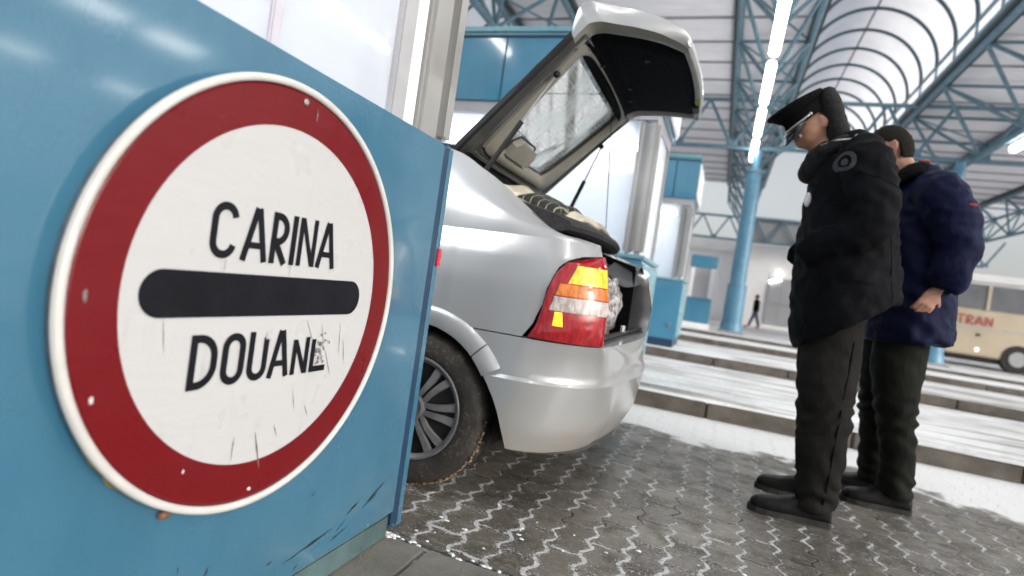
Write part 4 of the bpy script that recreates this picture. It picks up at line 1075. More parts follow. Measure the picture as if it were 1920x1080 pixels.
# beige inner border and the black trim panel inside it
bm = bmesh.new(); brd = []
def bz(k, v): p = gp(prof_in, k, v); return p
for tt, dz in ((0, 0), (.35, -.010), (.75, -.012), (1.0, .006)):
    row = []
    for k in lin(0, 1, 30): row.append(gp(prof_in, k+(.5-k)*.0, -1+.17*tt)+Vector((0, 0, dz)))
    brd.append(row)
grid(bm, brd); brd2 = [[Vector((p.x, 2*YC-p.y, p.z)) for p in r] for r in brd]; grid(bm, brd2)
grid(bm, [[gp(prof_in, 1-.13*tt, v)+Vector((0, 0, dz)) for v in lin(-.9, .9, 24)] for tt, dz in ((0, 0), (.35, -.010), (.75, -.012), (1.0, .006))])
bmesh.ops.recalc_face_normals(bm, faces=bm.faces[:]); link('inner_border', bm, M['beige'], gate, smooth=50)
M['trim'] = simple('black_moulded_trim', (.005, .0055, .008), .85, .25, 40, bump=.08, bscale=300, spec=.06)
bm = bmesh.new(); rows = []
for k in lin(-.10, .90, 26):
    r = []
    for v in lin(-.84, .84, 30):
        if k < 0: p = TG(.640+k*.10+.03*bow(v/.84), YC+v*.58, -.014)
        else: p = gp(prof_in, k, v)
        ed = min(1, (1-abs(v)/.84)*9, (k+.10)*9, (.90-k)*9); dish = .022*sstep(ed)-.004
        p = p+Vector((0, 0, -dish-.012*math.exp(-((k-.30)/.06)**2)*sstep((.7-abs(v))*6)))
        r.append(p)
    rows.append(r)
grid(bm, rows); bmesh.ops.recalc_face_normals(bm, faces=bm.faces[:]); link('trim_panel', bm, M['trim'], gate, smooth=True)
for v, k in ((-.45, .18), (.40, .30), (-.55, .55), (.1, .35)):
    bm = bmesh.new(); tube(bm, gp(prof_in, k, v)+Vector((0, 0, -.034)), gp(prof_in, k, v)+Vector((0, 0, -.020)), .012, n=10); link('trim_clip', bm, M['black'], gate)
bm = bmesh.new(); p = gp(prof_in, .93, .50); box(bm, p-Vector((.02, .05, .03)), p+Vector((.012, .05, -.004)), 0, .006); link('latch', bm, M['black'], gate)
M['yellow'] = simple('yellow_sticker', (.25, .28, .03), .5); bm = bmesh.new(); p = gp(prof_in, .95, .32); box(bm, p-Vector((.012, .035, .016)), p+Vector((.012, .035, -.008))); link('sticker', bm, M['yellow'], gate)
# gas struts
for side, a, m_, b in ((-1, (-1.005, YC-.600, 1.285), None, TG(.50, YC-.545, -.03)), (1, (-.955, YC+.600, 1.275), None, TG(.47, YC+.545, -.03))):
    a = Vector(a); b = Vector(b); bm = bmesh.new(); mid = a.lerp(b, .52)
    tube(bm, a, mid, .0115, n=10); s_ = link('gas_strut', bm, M['black'], gate, smooth=40)
    bm = bmesh.new(); tube(bm, mid, b, .0045, n=8); link('piston_rod', bm, M['steel'], s_, smooth=40)
    bm = bmesh.new(); bmesh.ops.create_icosphere(bm, subdivisions=2, radius=.016); bmesh.ops.translate(bm, vec=b, verts=bm.verts); link('ball_joint', bm, M['black'], s_, smooth=True)
bm = bmesh.new(); path_tube(bm, [(-1.165, YC-.60+1.2*i/12, 1.375+.02*math.sin(math.pi*i/12)) for i in range(13)], .016, n=8); link('hinge_seal', bm, M['rubber'], gate, smooth=True)
# parcel shelf and its cord
bm = bmesh.new(); rows = []
shp = [(-.60,1.075),(-.565,1.085),(-.555,1.102),(-.565,1.120),(-.62,1.142),(-.80,1.185),(-1.05,1.215),(-1.05,1.19),(-.80,1.13),(-.65,1.08)]
for y in lin(-.585, .585, 16): rows.append([(x-.05*(abs(y)/.585)**3, YC+y, z+.012*(1-(y/.585)**2)) for x, z in shp]+[(shp[0][0]-.05*(abs(y)/.585)**3, YC+y, shp[0][1]+.012*(1-(y/.585)**2))])
grid(bm, rows); 
for r in (rows[0], rows[-1]): bm.faces.new([bm.verts.new(p) for p in r[:-1]])
bmesh.ops.recalc_face_normals(bm, faces=bm.faces[:]); link('parcel_shelf', bm, M['shelf'] if 'shelf' in M else M.setdefault('shelf', simple('charcoal_shelf_felt', (.018, .017, .019), .8, .2, 30, bump=.2)), car, smooth=35)
bm = bmesh.new(); path_tube(bm, [(-.63, 3.13, 1.145), (-.66, 3.11, 1.5), (-.69, 3.09, 1.85)], .0022, n=6); link('shelf_cord', bm, M['black'], car)

# --- things lying in and on the boot
def cloth_heap(name, label, mat, path, widths, heights, seed, y0, y1):
    """a folded blanket: cross-sections along Y with rounded folds"""
    bm = bmesh.new(); rows = []; ny = 36
    for j in range(ny+1):
        t = j/ny; y = y0+(y1-y0)*t; k = math.sin(math.pi*min(1, max(0, t)))**.35
        r = []
        for i in range(33):
            a = math.pi*2*i/32; x = path[0]+widths*.5*math.cos(a)*(1+.08*noise.noise((y*4, a, seed)))*(.75+.25*k)
            z = path[1]+heights*(.5*math.sin(a)+.5)*k*(1+.25*noise.noise((x*6, y*5, seed+4)))
            z += -.235*(x-path[0]) if True else 0
            fold = .010*math.sin(a*4+2*noise.noise((y*3, 0, seed)))*k*(1 if 0 < a < math.pi else .1)
            r.append((x, y, z+fold))
        rows.append(r)
    grid(bm, rows); bmesh.ops.remove_doubles(bm, verts=bm.verts, dist=1e-5); bmesh.ops.holes_fill(bm, edges=bm.edges[:]); bmesh.ops.recalc_face_normals(bm, faces=bm.faces[:])
    return tag(link(name, bm, mat, smooth=True, loc=(path[0], (y0+y1)/2, path[1])), label, 'blanket')
M['cream'] = mat_cloth('cream_wool', (.50, .47, .38), .9, .6, 16)
def mat_plaid():
    t = NT('black_plaid_wool'); p = t.pos(); sep = t.n('SeparateXYZ'); t.put(sep, '0', p)
    u = t.math('ADD', sep.outputs[1], t.math('MULTIPLY', sep.outputs[0], .2)); v = t.math('SUBTRACT', sep.outputs[0], t.math('MULTIPLY', sep.outputs[1], .08))
    l1 = t.ramp(t.math('PINGPONG', u, .055), .006, .002); l2 = t.ramp(t.math('PINGPONG', v, .018), .003, .001)
    w_ = t.noise(p, 300, 2); l = t.math('MULTIPLY', t.math('MAXIMUM', l1, l2), t.ramp(w_, .3, .6, .35, .9))
    t.bsdf(color=t.mix(l, (.014, .015, .013), (.36, .34, .25)), rough=.9, normal=t.bump(t.noise(p, 20, 3), .5, .02)); return t.m
M['plaid'] = mat_plaid()
cloth_heap('blanket', 'black and cream plaid blanket folded on the parcel shelf', M['plaid'], (-.80, 1.165), .22, .095, 3, 2.36, 3.28)
cloth_heap('blanket', 'plain cream blanket bunched on the shelf in front of the plaid one', M['cream'], (-.700, 1.143), .15, .080, 8, 2.52, 3.36)
cloth_heap('blanket', 'plain cream blanket tucked behind the plaid one under the rear window', M['cream'], (-.945, 1.20), .13, .085, 14, 2.33, 3.20)
def mat_plastic():
    t = NT('crumpled_clear_plastic'); p = t.pos(); n = t.noise(p, 34, 4, .7)
    c = t.mix(t.ramp(n, .35, .65), (.16, .14, .13), (.75, .73, .73))
    t.bsdf(color=c, rough=.2, normal=t.bump(n, .9, .03), coat=.6, alpha=t.ramp(n, .2, .6, .65, 1.0)); return t.m
M['plastic'] = mat_plastic()
bm = bmesh.new(); bmesh.ops.create_icosphere(bm, subdivisions=4, radius=1)
for v in bm.verts:
    d = 1+.32*noise.noise(v.co*2.1)+.16*noise.noise(v.co*5.3); v.co = Vector((-.54+v.co.x*.075*d, 2.86+v.co.y*.20*d, .775+v.co.z*.16*d))
tag(link('plastic_bag', bm, M['plastic'], smooth=True, loc=(-.54, 2.86, .60)), 'crumpled clear plastic bag standing inside the open boot', 'plastic bag')
# ------------------------------------------------------------------ people
def bake(name, bm, mat, parent, voxel=.012, smooth=6, fold=None, seed=0):
    """join closed pieces into ONE skin with a voxel remesh, relax it, then push folds into it"""
    me = bpy.data.meshes.new(name+'_raw'); bmesh.ops.recalc_face_normals(bm, faces=bm.faces[:]); bm.to_mesh(me); bm.free()
    o = bpy.data.objects.new(name+'_raw', me); COL.objects.link(o)
    m = o.modifiers.new('r', 'REMESH'); m.mode = 'VOXEL'; m.voxel_size = voxel
    s = o.modifiers.new('s', 'SMOOTH'); s.factor = .5; s.iterations = smooth
    dg = bpy.context.evaluated_depsgraph_get(); ev = o.evaluated_get(dg); m2 = bpy.data.meshes.new_from_object(ev)
    bpy.data.objects.remove(o); bpy.data.meshes.remove(me)
    b2 = bmesh.new(); b2.from_mesh(m2); bpy.data.meshes.remove(m2); b2.normal_update()
    if fold:
        for v in b2.verts: v.co += v.normal*fold(v.co)
    ob = link(name, b2, mat, parent, smooth=True); return ob
def limb(bm, pts, n=14, ref=Vector((0, 1, 0)), sub=4):
    """tapered limb through (x,y,z,ra,rb); ra across ref, rb along the other axis"""
    P = catmull([p[:3] for p in pts], sub); k = len(P)-1; rr = []
    for i in range(len(P)):
        t = i/k*(len(pts)-1); j = min(int(t), len(pts)-2); f = t-j; f = f*f*(3-2*f)
        rr.append((pts[j][3]+(pts[j+1][3]-pts[j][3])*f, pts[j][4]+(pts[j+1][4]-pts[j][4])*f))
    path_tube(bm, P, rr, n, ref=ref)
def ball(bm, c, r, sc=(1, 1, 1)):
    res = bmesh.ops.create_icosphere(bm, subdivisions=3, radius=r)
    for v in res['verts']: v.co = Vector((v.co.x*sc[0]+c[0], v.co.y*sc[1]+c[1], v.co.z*sc[2]+c[2]))
def mat_skin(name, col):
    t = NT(name); p = t.n('TexCoord').outputs['Object']; n = t.noise(p, 26, 4)
    c = t.mix(t.ramp(n, .3, .7), tuple(x*.85 for x in col), tuple(min(1, x*1.12) for x in col))
    t.bsdf(color=c, rough=.5, sss=.08, normal=t.bump(t.noise(p, 90, 3), .12, .003)); return t.m
M['skin'] = mat_skin('ruddy_skin', (.36, .185, .125))
M['jacket'] = mat_cloth('black_uniform_cloth', (.0055, .006, .0075), .72, .55, 11)
M['navyjacket'] = mat_cloth('navy_nylon_cloth', (.008, .010, .032), .55, .6, 12)
M['trousers'] = mat_cloth('charcoal_trousers', (.0145, .0138, .013), .8, .5, 13)
M['greentrousers'] = mat_cloth('dark_green_trousers', (.011, .0125, .010), .65, .5, 13)
M['leather'] = simple('black_boot_leather', (.005, .0047, .0047), .5, .3, 14, bump=.25, bscale=40, spec=.22)
M['capcloth'] = mat_cloth('cap_cloth', (.005, .005, .006), .8, .2, 20)
M['visor'] = simple('glossy_black_visor', (.006, .006, .007), .15, .1, coat=.6)
M['braid'] = simple('silver_braid', (.55, .55, .52), .35, .2, 120, metal=.6)
M['patch'] = simple('grey_arm_patch', (.028, .028, .032), .7, .5, 90)
M['hair'] = simple('dark_brown_hair', (.012, .009, .006), .75, .4, 160, bump=.7, bscale=260, spec=.15)
M['fur'] = simple('black_collar_pile', (.006, .006, .007), .95, .4, 90, bump=.9, bscale=160)
def head_mesh(bm, Mx):
    """a head in its own frame: looks along -X, up Z, origin at the ear height on the axis; Mx places it"""
    t = bmesh.new(); bmesh.ops.create_uvsphere(t, u_segments=40, v_segments=28, radius=1)
    for v in t.verts:
        x, y, z = v.co
        X, Y, Z = x*.098, y*.076, z*.118
        f = max(0, -x)                                # front
        if z < .1:
            k = sstep((.1-z)/1.1); Y *= 1-.34*k; X *= 1-.10*k
            if x > 0: X *= 1-.35*k
            X -= .012*k*f
        if z > 0: Z *= .96
        # brow, eye sockets, nose, lips, chin
        def g(yy, zz, sy, sz): return math.exp(-((Y-yy)/sy)**2-((Z-zz)/sz)**2)*sstep(f*2)
        X -= .006*g(0, .032, .05, .010)
        for s in (-1, 1): X += .010*g(s*.031, .012, .014, .011); X -= .004*g(s*.045, -.020, .018, .02)
        X -= .014*g(0, -.012, .011, .022)+.012*g(0, -.030, .013, .010)
        for s in (-1, 1): X -= .004*g(s*.012, -.031, .006, .006)
        X -= .006*g(0, -.056, .022, .005)+.006*g(0, -.068, .018, .006); X += .005*g(0, -.062, .02, .003)
        X -= .010*g(0, -.098, .022, .014)
        v.co = (X, Y, Z)
    for s in (-1, 1):                                 # ears
        res = bmesh.ops.create_uvsphere(t, u_segments=14, v_segments=10, radius=1)
        for v in res['verts']:
            x, y, z = v.co; d = 1-.55*math.exp(-((x+.1)**2+(z-.1)**2)/.18)*(1 if y*s > 0 else 0)
            v.co = Vector((.012+x*.020+z*.006, s*(.074+.004)+y*.009*d+s*x*.006, -.004+z*.031*(1 if z > 0 else .9)))
    t.transform(Mx); me = bpy.data.meshes.new('t'); t.to_mesh(me); t.free(); bm.from_mesh(me); bpy.data.meshes.remove(me)
def eyes(parent, Mx):
    M.setdefault('eye', simple('eye_white', (.6, .58, .55), .2, .05)); M.setdefault('iris', simple('dark_iris', (.03, .02, .012), .15))
    for s in (-1, 1):
        bm = bmesh.new(); bmesh.ops.create_uvsphere(bm, u_segments=16, v_segments=10, radius=.0115)
        bmesh.ops.translate(bm, vec=(-.079, s*.031, .011), verts=bm.verts)
        for f in bm.faces:
            if f.calc_center_median().x < -.0885: f.material_index = 1
        bm.transform(Mx); link('eye', bm, [M['eye'], M['iris']], parent, smooth=True)
    for s in (-1, 1):                                 # eyebrows
        bm = bmesh.new(); path_tube(bm, [(-.094+.010*abs(k-.3), s*(.014+.034*k), .034+.006*math.sin(2.6*k)) for k in (0, .3, .6, 1)], [.0025, .004, .0035, .002], n=6); bm.transform(Mx); link('eyebrow', bm, M['hair'], parent, smooth=True)
def hand(bm, wrist, fwd, back, s=1.0, curls=(.5, .6, .7, .8), thumb_side=1):
    """palm, four jointed fingers and a thumb; fwd = wrist to knuckles, back = out of the back of the hand"""
    f = fwd.normalized(); b = (back-f*back.dot(f)).normalized(); a = f.cross(b)*thumb_side   # a: towards the thumb
    W = Vector(wrist)
    path_tube(bm, [W-f*.03, W, W+f*.04, W+f*.085], [(.026*s, .020*s), (.027*s, .019*s), (.038*s, .015*s), (.039*s, .012*s)], n=12, ref=a)
    for i, (off, L) in enumerate(((.031, .074), (.0105, .082), (-.010, .076), (-.030, .060))):
        p = W+f*.080*s+a*off*s; d = f.copy(); c = curls[i]; pts = [p-f*.02, p]; rr = [.0095*s, .0095*s]
        for k, seg in enumerate((.45, .32, .23)):
            ang = c*(.75 if k == 0 else 1.0); d = (d*math.cos(ang)-b*math.sin(ang)).normalized(); bb = b
            p = p+d*L*seg*s; pts.append(p); rr.append((.0090, .0082, .0066)[k]*s); 
            b_new = (b*math.cos(ang)+f*0).normalized()
            b2 = d.cross(a).normalized(); b = b2 if b2.dot(b) > 0 else -b2
        b = (back-f*back.dot(f)).normalized()
        path_tube(bm, pts, rr, n=8, ref=a)
    p = W+f*.022*s+a*.022*s; pts = [p]; d = (f*.65+a*.75-b*.25).normalized(); p = p+d*.038*s; pts.append(p); d = (f*.9+a*.30-b*.35).normalized(); p = p+d*.032*s; pts.append(p); d = (f*.95-b*.4).normalized(); p = p+d*.026*s; pts.append(p)
    path_tube(bm, pts, [.013*s, .0115*s, .0100*s, .0075*s], n=8, ref=b)
def shoe(name, toe, heel, parent, w_=.046, h=.10, shaft=.12):
    T, H = Vector(toe), Vector(heel); d = (T-H); L = d.length; d.normalize(); sd = Vector((-d.y, d.x, 0)); bm = bmesh.new(); rings = []
    for k, wd, hh in ((.0, .55, .075), (.03, .78, .100), (.12, .86, h*1.1), (.30, .86, h*1.1), (.48, .95, .098), (.65, 1.06, .082), (.80, 1.03, .076), (.92, .84, .068), (.98, .54, .054), (1.0, .25, .036)):
        c = H+d*L*k; r = []
        for i in range(20):
            a = 2*math.pi*i/20; y = w_*wd*math.copysign(abs(math.cos(a))**.8, math.cos(a)); z = hh*.5+hh*.5*math.copysign(abs(math.sin(a))**.7, math.sin(a))
            if z < .5*hh: y *= 1.0
            r.append(c+sd*y+Vector((0, 0, max(.018, z))))
        rings.append(r)
    skin_rings(bm, rings)
    A = H+d*.085; path_tube(bm, [A+Vector((0, 0, .05)), A+d*-.005+Vector((0, 0, shaft+.03))], [(.042, .055), (.043, .052)], n=16, ref=sd)
    s = bake(name, bm, M['leather'], parent, .006, 4)
    bm = bmesh.new(); pl = []
    for k, wd in ((-.012, .35), (.0, .66), (.04, .88), (.15, .92), (.30, .84), (.45, .86), (.65, 1.08), (.80, 1.05), (.93, .80), (1.0, .42), (1.02, .2)): pl.append((k, wd))
    poly = [H+d*L*k+sd*w_*wd*1.05 for k, wd in pl]+[H+d*L*k-sd*w_*wd*1.05 for k, wd in pl[::-1]]
    prism(bm, [(p.x, p.y) for p in poly], .024, 'z', .001); link('sole', bm, M['rubber'], s)
    return s
def wrinkle(sc=9.0, amp=.010, seed=0, zs=2.0):
    def f(c):
        a = noise.noise(Vector((c.x*sc, c.y*sc, c.z*sc*zs))+Vector((seed*7.1, 0, 0))); b = noise.noise(Vector((c.x*sc*2.4, c.y*sc*2.4, c.z*sc*3.1+c.x*9))+Vector((0, seed*3.3, 0)))
        r = 1-abs(a)*2
        return amp*(r*.6+b*.55)
    return f

# --- the officer in the peaked cap
OY = 2.98
off = thing('person', 'officer in a peaked cap and long black padded coat, looking down into the boot', 'person', (.42, OY, 0))
HM = Matrix.Translation((.275, OY-.01, 1.735)) @ Matrix.Rotation(R(12), 4, 'Z') @ Matrix.Rotation(R(-48), 4, 'Y')
bm = bmesh.new()
head_mesh(bm, HM)
limb(bm, [(.285, OY, 1.70, .055, .060), (.35, OY, 1.62, .060, .066), (.40, OY, 1.55, .10, .08)])
limb(bm, [(.42, OY, 1.56, .16, .09), (.45, OY, 1.40, .17, .12), (.47, OY, 1.15, .16, .12), (.47, OY, .98, .17, .12), (.47, OY, .88, .15, .10)])
for s, hx in ((-1, .0), (1, -.02)):
    limb(bm, [(.47, OY+s*.09, .95, .085, .09), (.485, OY+(-.09 if s < 0 else .18), .55, .055, .058), ((.51 if s < 0 else .535), OY+(-.10 if s < 0 else .235), .10, .040, .042)])
    limb(bm, [(.43, OY+s*.20, 1.50, .055, .055), (.50, OY+s*.25, 1.29, .045, .048), (.39, OY+s*.19, 1.18, .034, .036)])
    hand(bm, (.40, OY+s*.17, 1.17), Vector((-.5, -s*.8, -.15)), Vector((-.2, s*.8, .5)), 1.0, thumb_side=s)
bake('body', bm, M['skin'], off, .0065, 2).name = 'body'
eyes(off, HM)
# coat
bm = bmesh.new()
limb(bm, [(.405, OY, 1.69, .12, .085), (.435, OY, 1.625, .195, .125), (.450, OY, 1.53, .245, .158), (.466, OY, 1.36, .262, .180), (.478, OY, 1.21, .270, .198), (.495, OY, 1.05, .280, .208), (.508, OY, .93, .288, .205), (.518, OY, .90, .285, .200)], 28)
for s in (-1, 1):
    limb(bm, [(.44, OY+s*.17, 1.605, .075, .085), (.465, OY+s*.235, 1.535, .090, .100), (.500, OY+s*.275, 1.40, .083, .093), (.515, OY+s*.285, 1.295, .080, .082), (.465, OY+s*.27, 1.235, .073, .078), (.385, OY+s*.225, 1.195, .066, .070), (.325, OY+s*.17, 1.17, .060, .062), (.30, OY+s*.14, 1.16, .05, .05)], 18)
def coat_fold(c):
    b = wrinkle(6, .006, 2)(c)+.0065*(1-abs(noise.noise(Vector((c.x*10+c.z*14, c.y*8, c.z*16-c.x*12))))*2.5)
    if c.z < 1.5: b += .003*math.sin(c.z*30+c.x*14+5*noise.noise(c*3))*sstep((1.45-c.z)*5)
    return b
coat = bake('coat', bm, M['jacket'], off, .013, 7, coat_fold)
# hem lower at the front: shear the skirt
for v in coat.data.vertices:
    wx, wz = v.co.x+.42, v.co.z
    if wz < 1.10: v.co.z -= (1.10-wz)*.30*max(-.35, (.58-wx)/.26)
bm = bmesh.new()                                      # raised pile collar and hood roll behind the cap
limb(bm, [(.31, OY-.115, 1.585, .03, .05), (.385, OY-.105, 1.645, .035, .058), (.435, OY, 1.69, .035, .07), (.385, OY+.105, 1.645, .035, .058), (.31, OY+.115, 1.585, .03, .05)], 12, ref=Vector((0, 0, 1)))
limb(bm, [(.285, OY-.05, 1.55, .032, .055), (.30, OY-.085, 1.56, .036, .058), (.355, OY-.11, 1.61, .04, .060)], 12)
limb(bm, [(.285, OY+.05, 1.55, .032, .055), (.30, OY+.085, 1.56, .036, .058), (.355, OY+.11, 1.61, .04, .060)], 12)
limb(bm, [(.29, OY-.05, 1.535, .045, .045), (.282, OY, 1.53, .045, .045), (.29, OY+.05, 1.535, .045, .045)], 12, ref=Vector((0, 0, 1)))
bake('collar', bm, M['fur'], off, .010, 3, wrinkle(22, .005, 5))
bm = bmesh.new()
limb(bm, [(.385, OY, 1.67, .10, .055), (.352, OY, 1.75, .110, .055), (.318, OY, 1.835, .108, .055), (.298, OY, 1.885, .092, .045), (.292, OY, 1.90, .07, .034)], 16)
bake('hood', bm, M['fur'], off, .010, 3, wrinkle(20, .004, 6))
# cap: band, wide crown, visor, braid, badge
CM = HM @ Matrix.Translation((.004, 0, .050)) @ Matrix.Rotation(R(4), 4, 'Y')
def ell(z, rx, ry, cx, n=48, tilt=0.0): return [Vector((cx+rx*math.cos(2*math.pi*i/n), ry*math.sin(2*math.pi*i/n), z+tilt*rx*math.cos(2*math.pi*i/n))) for i in range(n)]
bm = bmesh.new(); skin_rings(bm, [ell(-.006,.102,.084,0), ell(.0,.105,.087,0), ell(.044,.107,.089,0), ell(.046,.104,.086,0)], caps=False); bm.transform(CM); cap = link('cap', bm, M['capcloth'], off, smooth=40)
bm = bmesh.new(); skin_rings(bm, [ell(.046,.106,.088,0), ell(.056,.112,.096,-.003,tilt=-.05), ell(.072,.126,.116,-.008,tilt=-.10), ell(.081,.130,.120,-.010,tilt=-.12), ell(.090,.124,.113,-.009,tilt=-.12), ell(.095,.09,.082,-.008,tilt=-.12), ell(.097,.04,.035,-.006,tilt=-.1)])
bm.transform(CM); link('crown', bm, M['capcloth'], cap, smooth=60)
bm = bmesh.new(); rows = []
for k in lin(0, 1, 8):
    r = []
    for j in range(25):
        a = R(180-68+136*j/24); e = math.cos(R(-68+136*j/24)*1.15)
        rad = 1+.42*k*max(0, e)
        r.append((.105*math.cos(a)*rad, .087*math.sin(a)*(1+.10*k*max(0, e)), -.002-.030*k*k*max(0, e)-.016*k*max(0, e)))
    rows.append(r)
grid(bm, rows); bm.transform(CM); v_ = link('visor', bm, M['visor'], cap, smooth=True); add_mod_solid(v_, .003)
bm = bmesh.new(); path_tube(bm, [(.109*math.cos(R(a)), .0905*math.sin(R(a)), .008+.003*math.cos(R(a))) for a in range(100, 261, 8)], .0042, n=8, ref=Vector((0, 0, 1))); bm.transform(CM); link('chin_strap', bm, M['braid'], cap, smooth=True)
for s in (-1, 1):
    bm = bmesh.new(); bmesh.ops.create_icosphere(bm, subdivisions=2, radius=.007); bmesh.ops.translate(bm, vec=(.109*math.cos(R(98)), s*.091, .008), verts=bm.verts); bm.transform(CM); link('strap_button', bm, M['braid'], cap, smooth=True)
bm = bmesh.new(); ball(bm, (-.110, 0, .030), .015, (.35, 1, 1.1)); bm.transform(CM); link('cap_badge', bm, M['braid'], cap, smooth=True)
bm = bmesh.new()
limb(bm, [(.262, OY, 1.80, .078, .070), (.30, OY, 1.75, .078, .06), (.325, OY, 1.69, .07, .05)], 16); 
bm.free()
bm = bmesh.new(); t_ = bmesh.new(); bmesh.ops.create_uvsphere(t_, u_segments=32, v_segments=20, radius=1)
for v in t_.verts: v.co = Vector((.012+v.co.x*.094, v.co.y*.080, .012+v.co.z*.110))
bmesh.ops.delete(t_, geom=[v for v in t_.verts if v.co.x < .022 or v.co.z < -.055], context='VERTS'); t_.transform(HM); link('hair', t_, M['hair'], off, smooth=True); bm.free()
def surface_point(ob, y_dir, x, z, org):
    """point of a baked garment reached by a ray along Y at (x, z)"""
    l = Vector((x, org.y-2*y_dir*-1*-1 if False else org.y+(-1.5 if y_dir > 0 else 1.5), z))-org
    dg = bpy.context.evaluated_depsgraph_get(); ok, loc, nrm, _ = ob.ray_cast(l, Vector((0, y_dir, 0)))
    return (loc+org, nrm) if ok else (Vector((x, org.y, z)), Vector((0, -y_dir, 0)))
def patch_disc(name, mat, ob, parent, x, z, rx, rz, bumpy=.003, y_dir=1, n=20):
    org = ORG[parent.name]; bm = bmesh.new(); c0, n0 = surface_point(ob, y_dir, x, z, org); rows = []
    for k in (0.02, .5, .85, 1.0):
        r = []
        for i in range(n+1):
            a = 2*math.pi*i/n; p, nn = surface_point(ob, y_dir, x+rx*k*math.cos(a), z+rz*k*math.sin(a), org); r.append(p+n0*(bumpy if k < .99 else .0))
        rows.append(r)
    grid(bm, rows); bmesh.ops.remove_doubles(bm, verts=bm.verts, dist=1e-6); bmesh.ops.recalc_face_normals(bm, faces=bm.faces[:]); return link(name, bm, mat, parent, smooth=True)
pa = patch_disc('arm_patch', M['patch'], coat, off, .385, 1.525, .034, .042, .004)
patch_disc('patch_emblem', M['capcloth'], coat, off, .385, 1.525, .023, .030, .0055); patch_disc('patch_emblem', M['patch'], coat, off, .385, 1.520, .012, .018, .007)
for (x, z) in ((.335, 1.62),):
    bm = bmesh.new(); path_tube(bm, [(.30, OY-.125, 1.625), (.36, OY-.16, 1.642), (.415, OY-.185, 1.645)], [.004, .005, .004], n=8, ref=Vector((0, 0, 1))); link('shoulder_strap', bm, M['braid'], off, smooth=True)
    bm = bmesh.new(); ball(bm, (.425, OY-.19, 1.652), .011); link('shoulder_button', bm, M['braid'], off, smooth=True)
M['whitetag'] = simple('white_chest_badge', (.7, .7, .72), .35, .1)
bm = bmesh.new(); ball(bm, (.282, OY-.13, 1.385), .026, (.55, .6, 1.25)); link('chest_badge', bm, M['whitetag'], off, smooth=True)
# trousers
bm = bmesh.new()
limb(bm, [(.475, OY, 1.0, .19, .13), (.47, OY, .90, .18, .13), (.465, OY, .84, .15, .11)], 20)
limb(bm, [(.465, OY-.085, .92, .10, .115), (.470, OY-.09, .72, .105, .118), (.480, OY-.09, .52, .098, .108), (.487, OY-.095, .36, .090, .102), (.495, OY-.10, .20, .082, .088), (.495, OY-.10, .085, .072, .080), (.498, OY-.10, .055, .070, .078)], 18)
limb(bm, [(.465, OY+.10, .92, .10, .115), (.475, OY+.14, .70, .10, .108), (.495, OY+.19, .48, .088, .094), (.525, OY+.22, .25, .080, .084), (.535, OY+.235, .08, .076, .080), (.535, OY+.235, .05, .074, .078)], 18)
def leg_fold(c):
    k = sstep((.60-c.z)*4)
    return wrinkle(7, .006, 8)(c)+.0035*math.sin(c.z*48+c.y*22+c.x*26+7*noise.noise(c*4))*k+.0075*math.exp(-((c.z-.47)/.085)**2)*math.sin(c.z*80-c.x*40+8*noise.noise(c*5))+.0075*math.exp(-((c.z-.13)/.06)**2)*math.sin(c.z*85+c.x*34+8*noise.noise(c*5))
bake('trousers', bm, M['trousers'], off, .011, 5, leg_fold)
def seam(name, mat, ob, parent, pts, r=.003, y_dir=1, sink=.0):
    org = ORG[parent.name]; P = [surface_point(ob, y_dir, x, z, org)[0]-Vector((0, sink*y_dir, 0)) for x, z in pts]
    bm = bmesh.new(); path_tube(bm, P, r, n=6, ref=Vector((0, 0, 1))); return link(name, bm, mat, parent, smooth=True)
def flap(name, mat, ob, parent, x0, x1, z0, z1, lift=.005, y_dir=1):
    org = ORG[parent.name]; rows = []
    for j in range(7):
        z = z0+(z1-z0)*j/6; r = []
        for i in range(13):
            x = x0+(x1-x0)*i/12+.0*(z-z0); p = surface_point(ob, y_dir, x, z, org)[0]; e = min(i, 12-i, j+1, 6-j+.3); r.append(p-Vector((0, y_dir*lift*min(1, e*.8), 0)))
        rows.append(r)
    bm = bmesh.new(); grid(bm, rows); bmesh.ops.recalc_face_normals(bm, faces=bm.faces[:]); return link(name, bm, mat, parent, smooth=True)
tro = bpy.data.objects[[o.name for o in off.children if o.name.startswith('trousers')][0]]
M['piping'] = simple('black_seam_piping', (.003, .003, .003), .8, spec=.05)
seam('side_seam', M['piping'], tro, off, [(.535-.02*k/12, .80-.058*k) for k in range(13)], .0035)
flap('pocket_flap', M['jacket'], coat, off, .42, .57, 1.045, 1.10, .007)
seam('yoke_seam', M['piping'], coat, off, [(.42+.014*k, 1.475-.004*k) for k in range(13)], .0022)
seam('coat_seam', M['piping'], coat, off, [(.60+.004*k, 1.24-.03*k) for k in range(9)], .0022)
shoe('shoe', (.238, OY-.12, 0), (.565, OY-.095, 0), off); shoe('shoe', (.285, OY+.26, 0), (.590, OY+.235, 0), off)

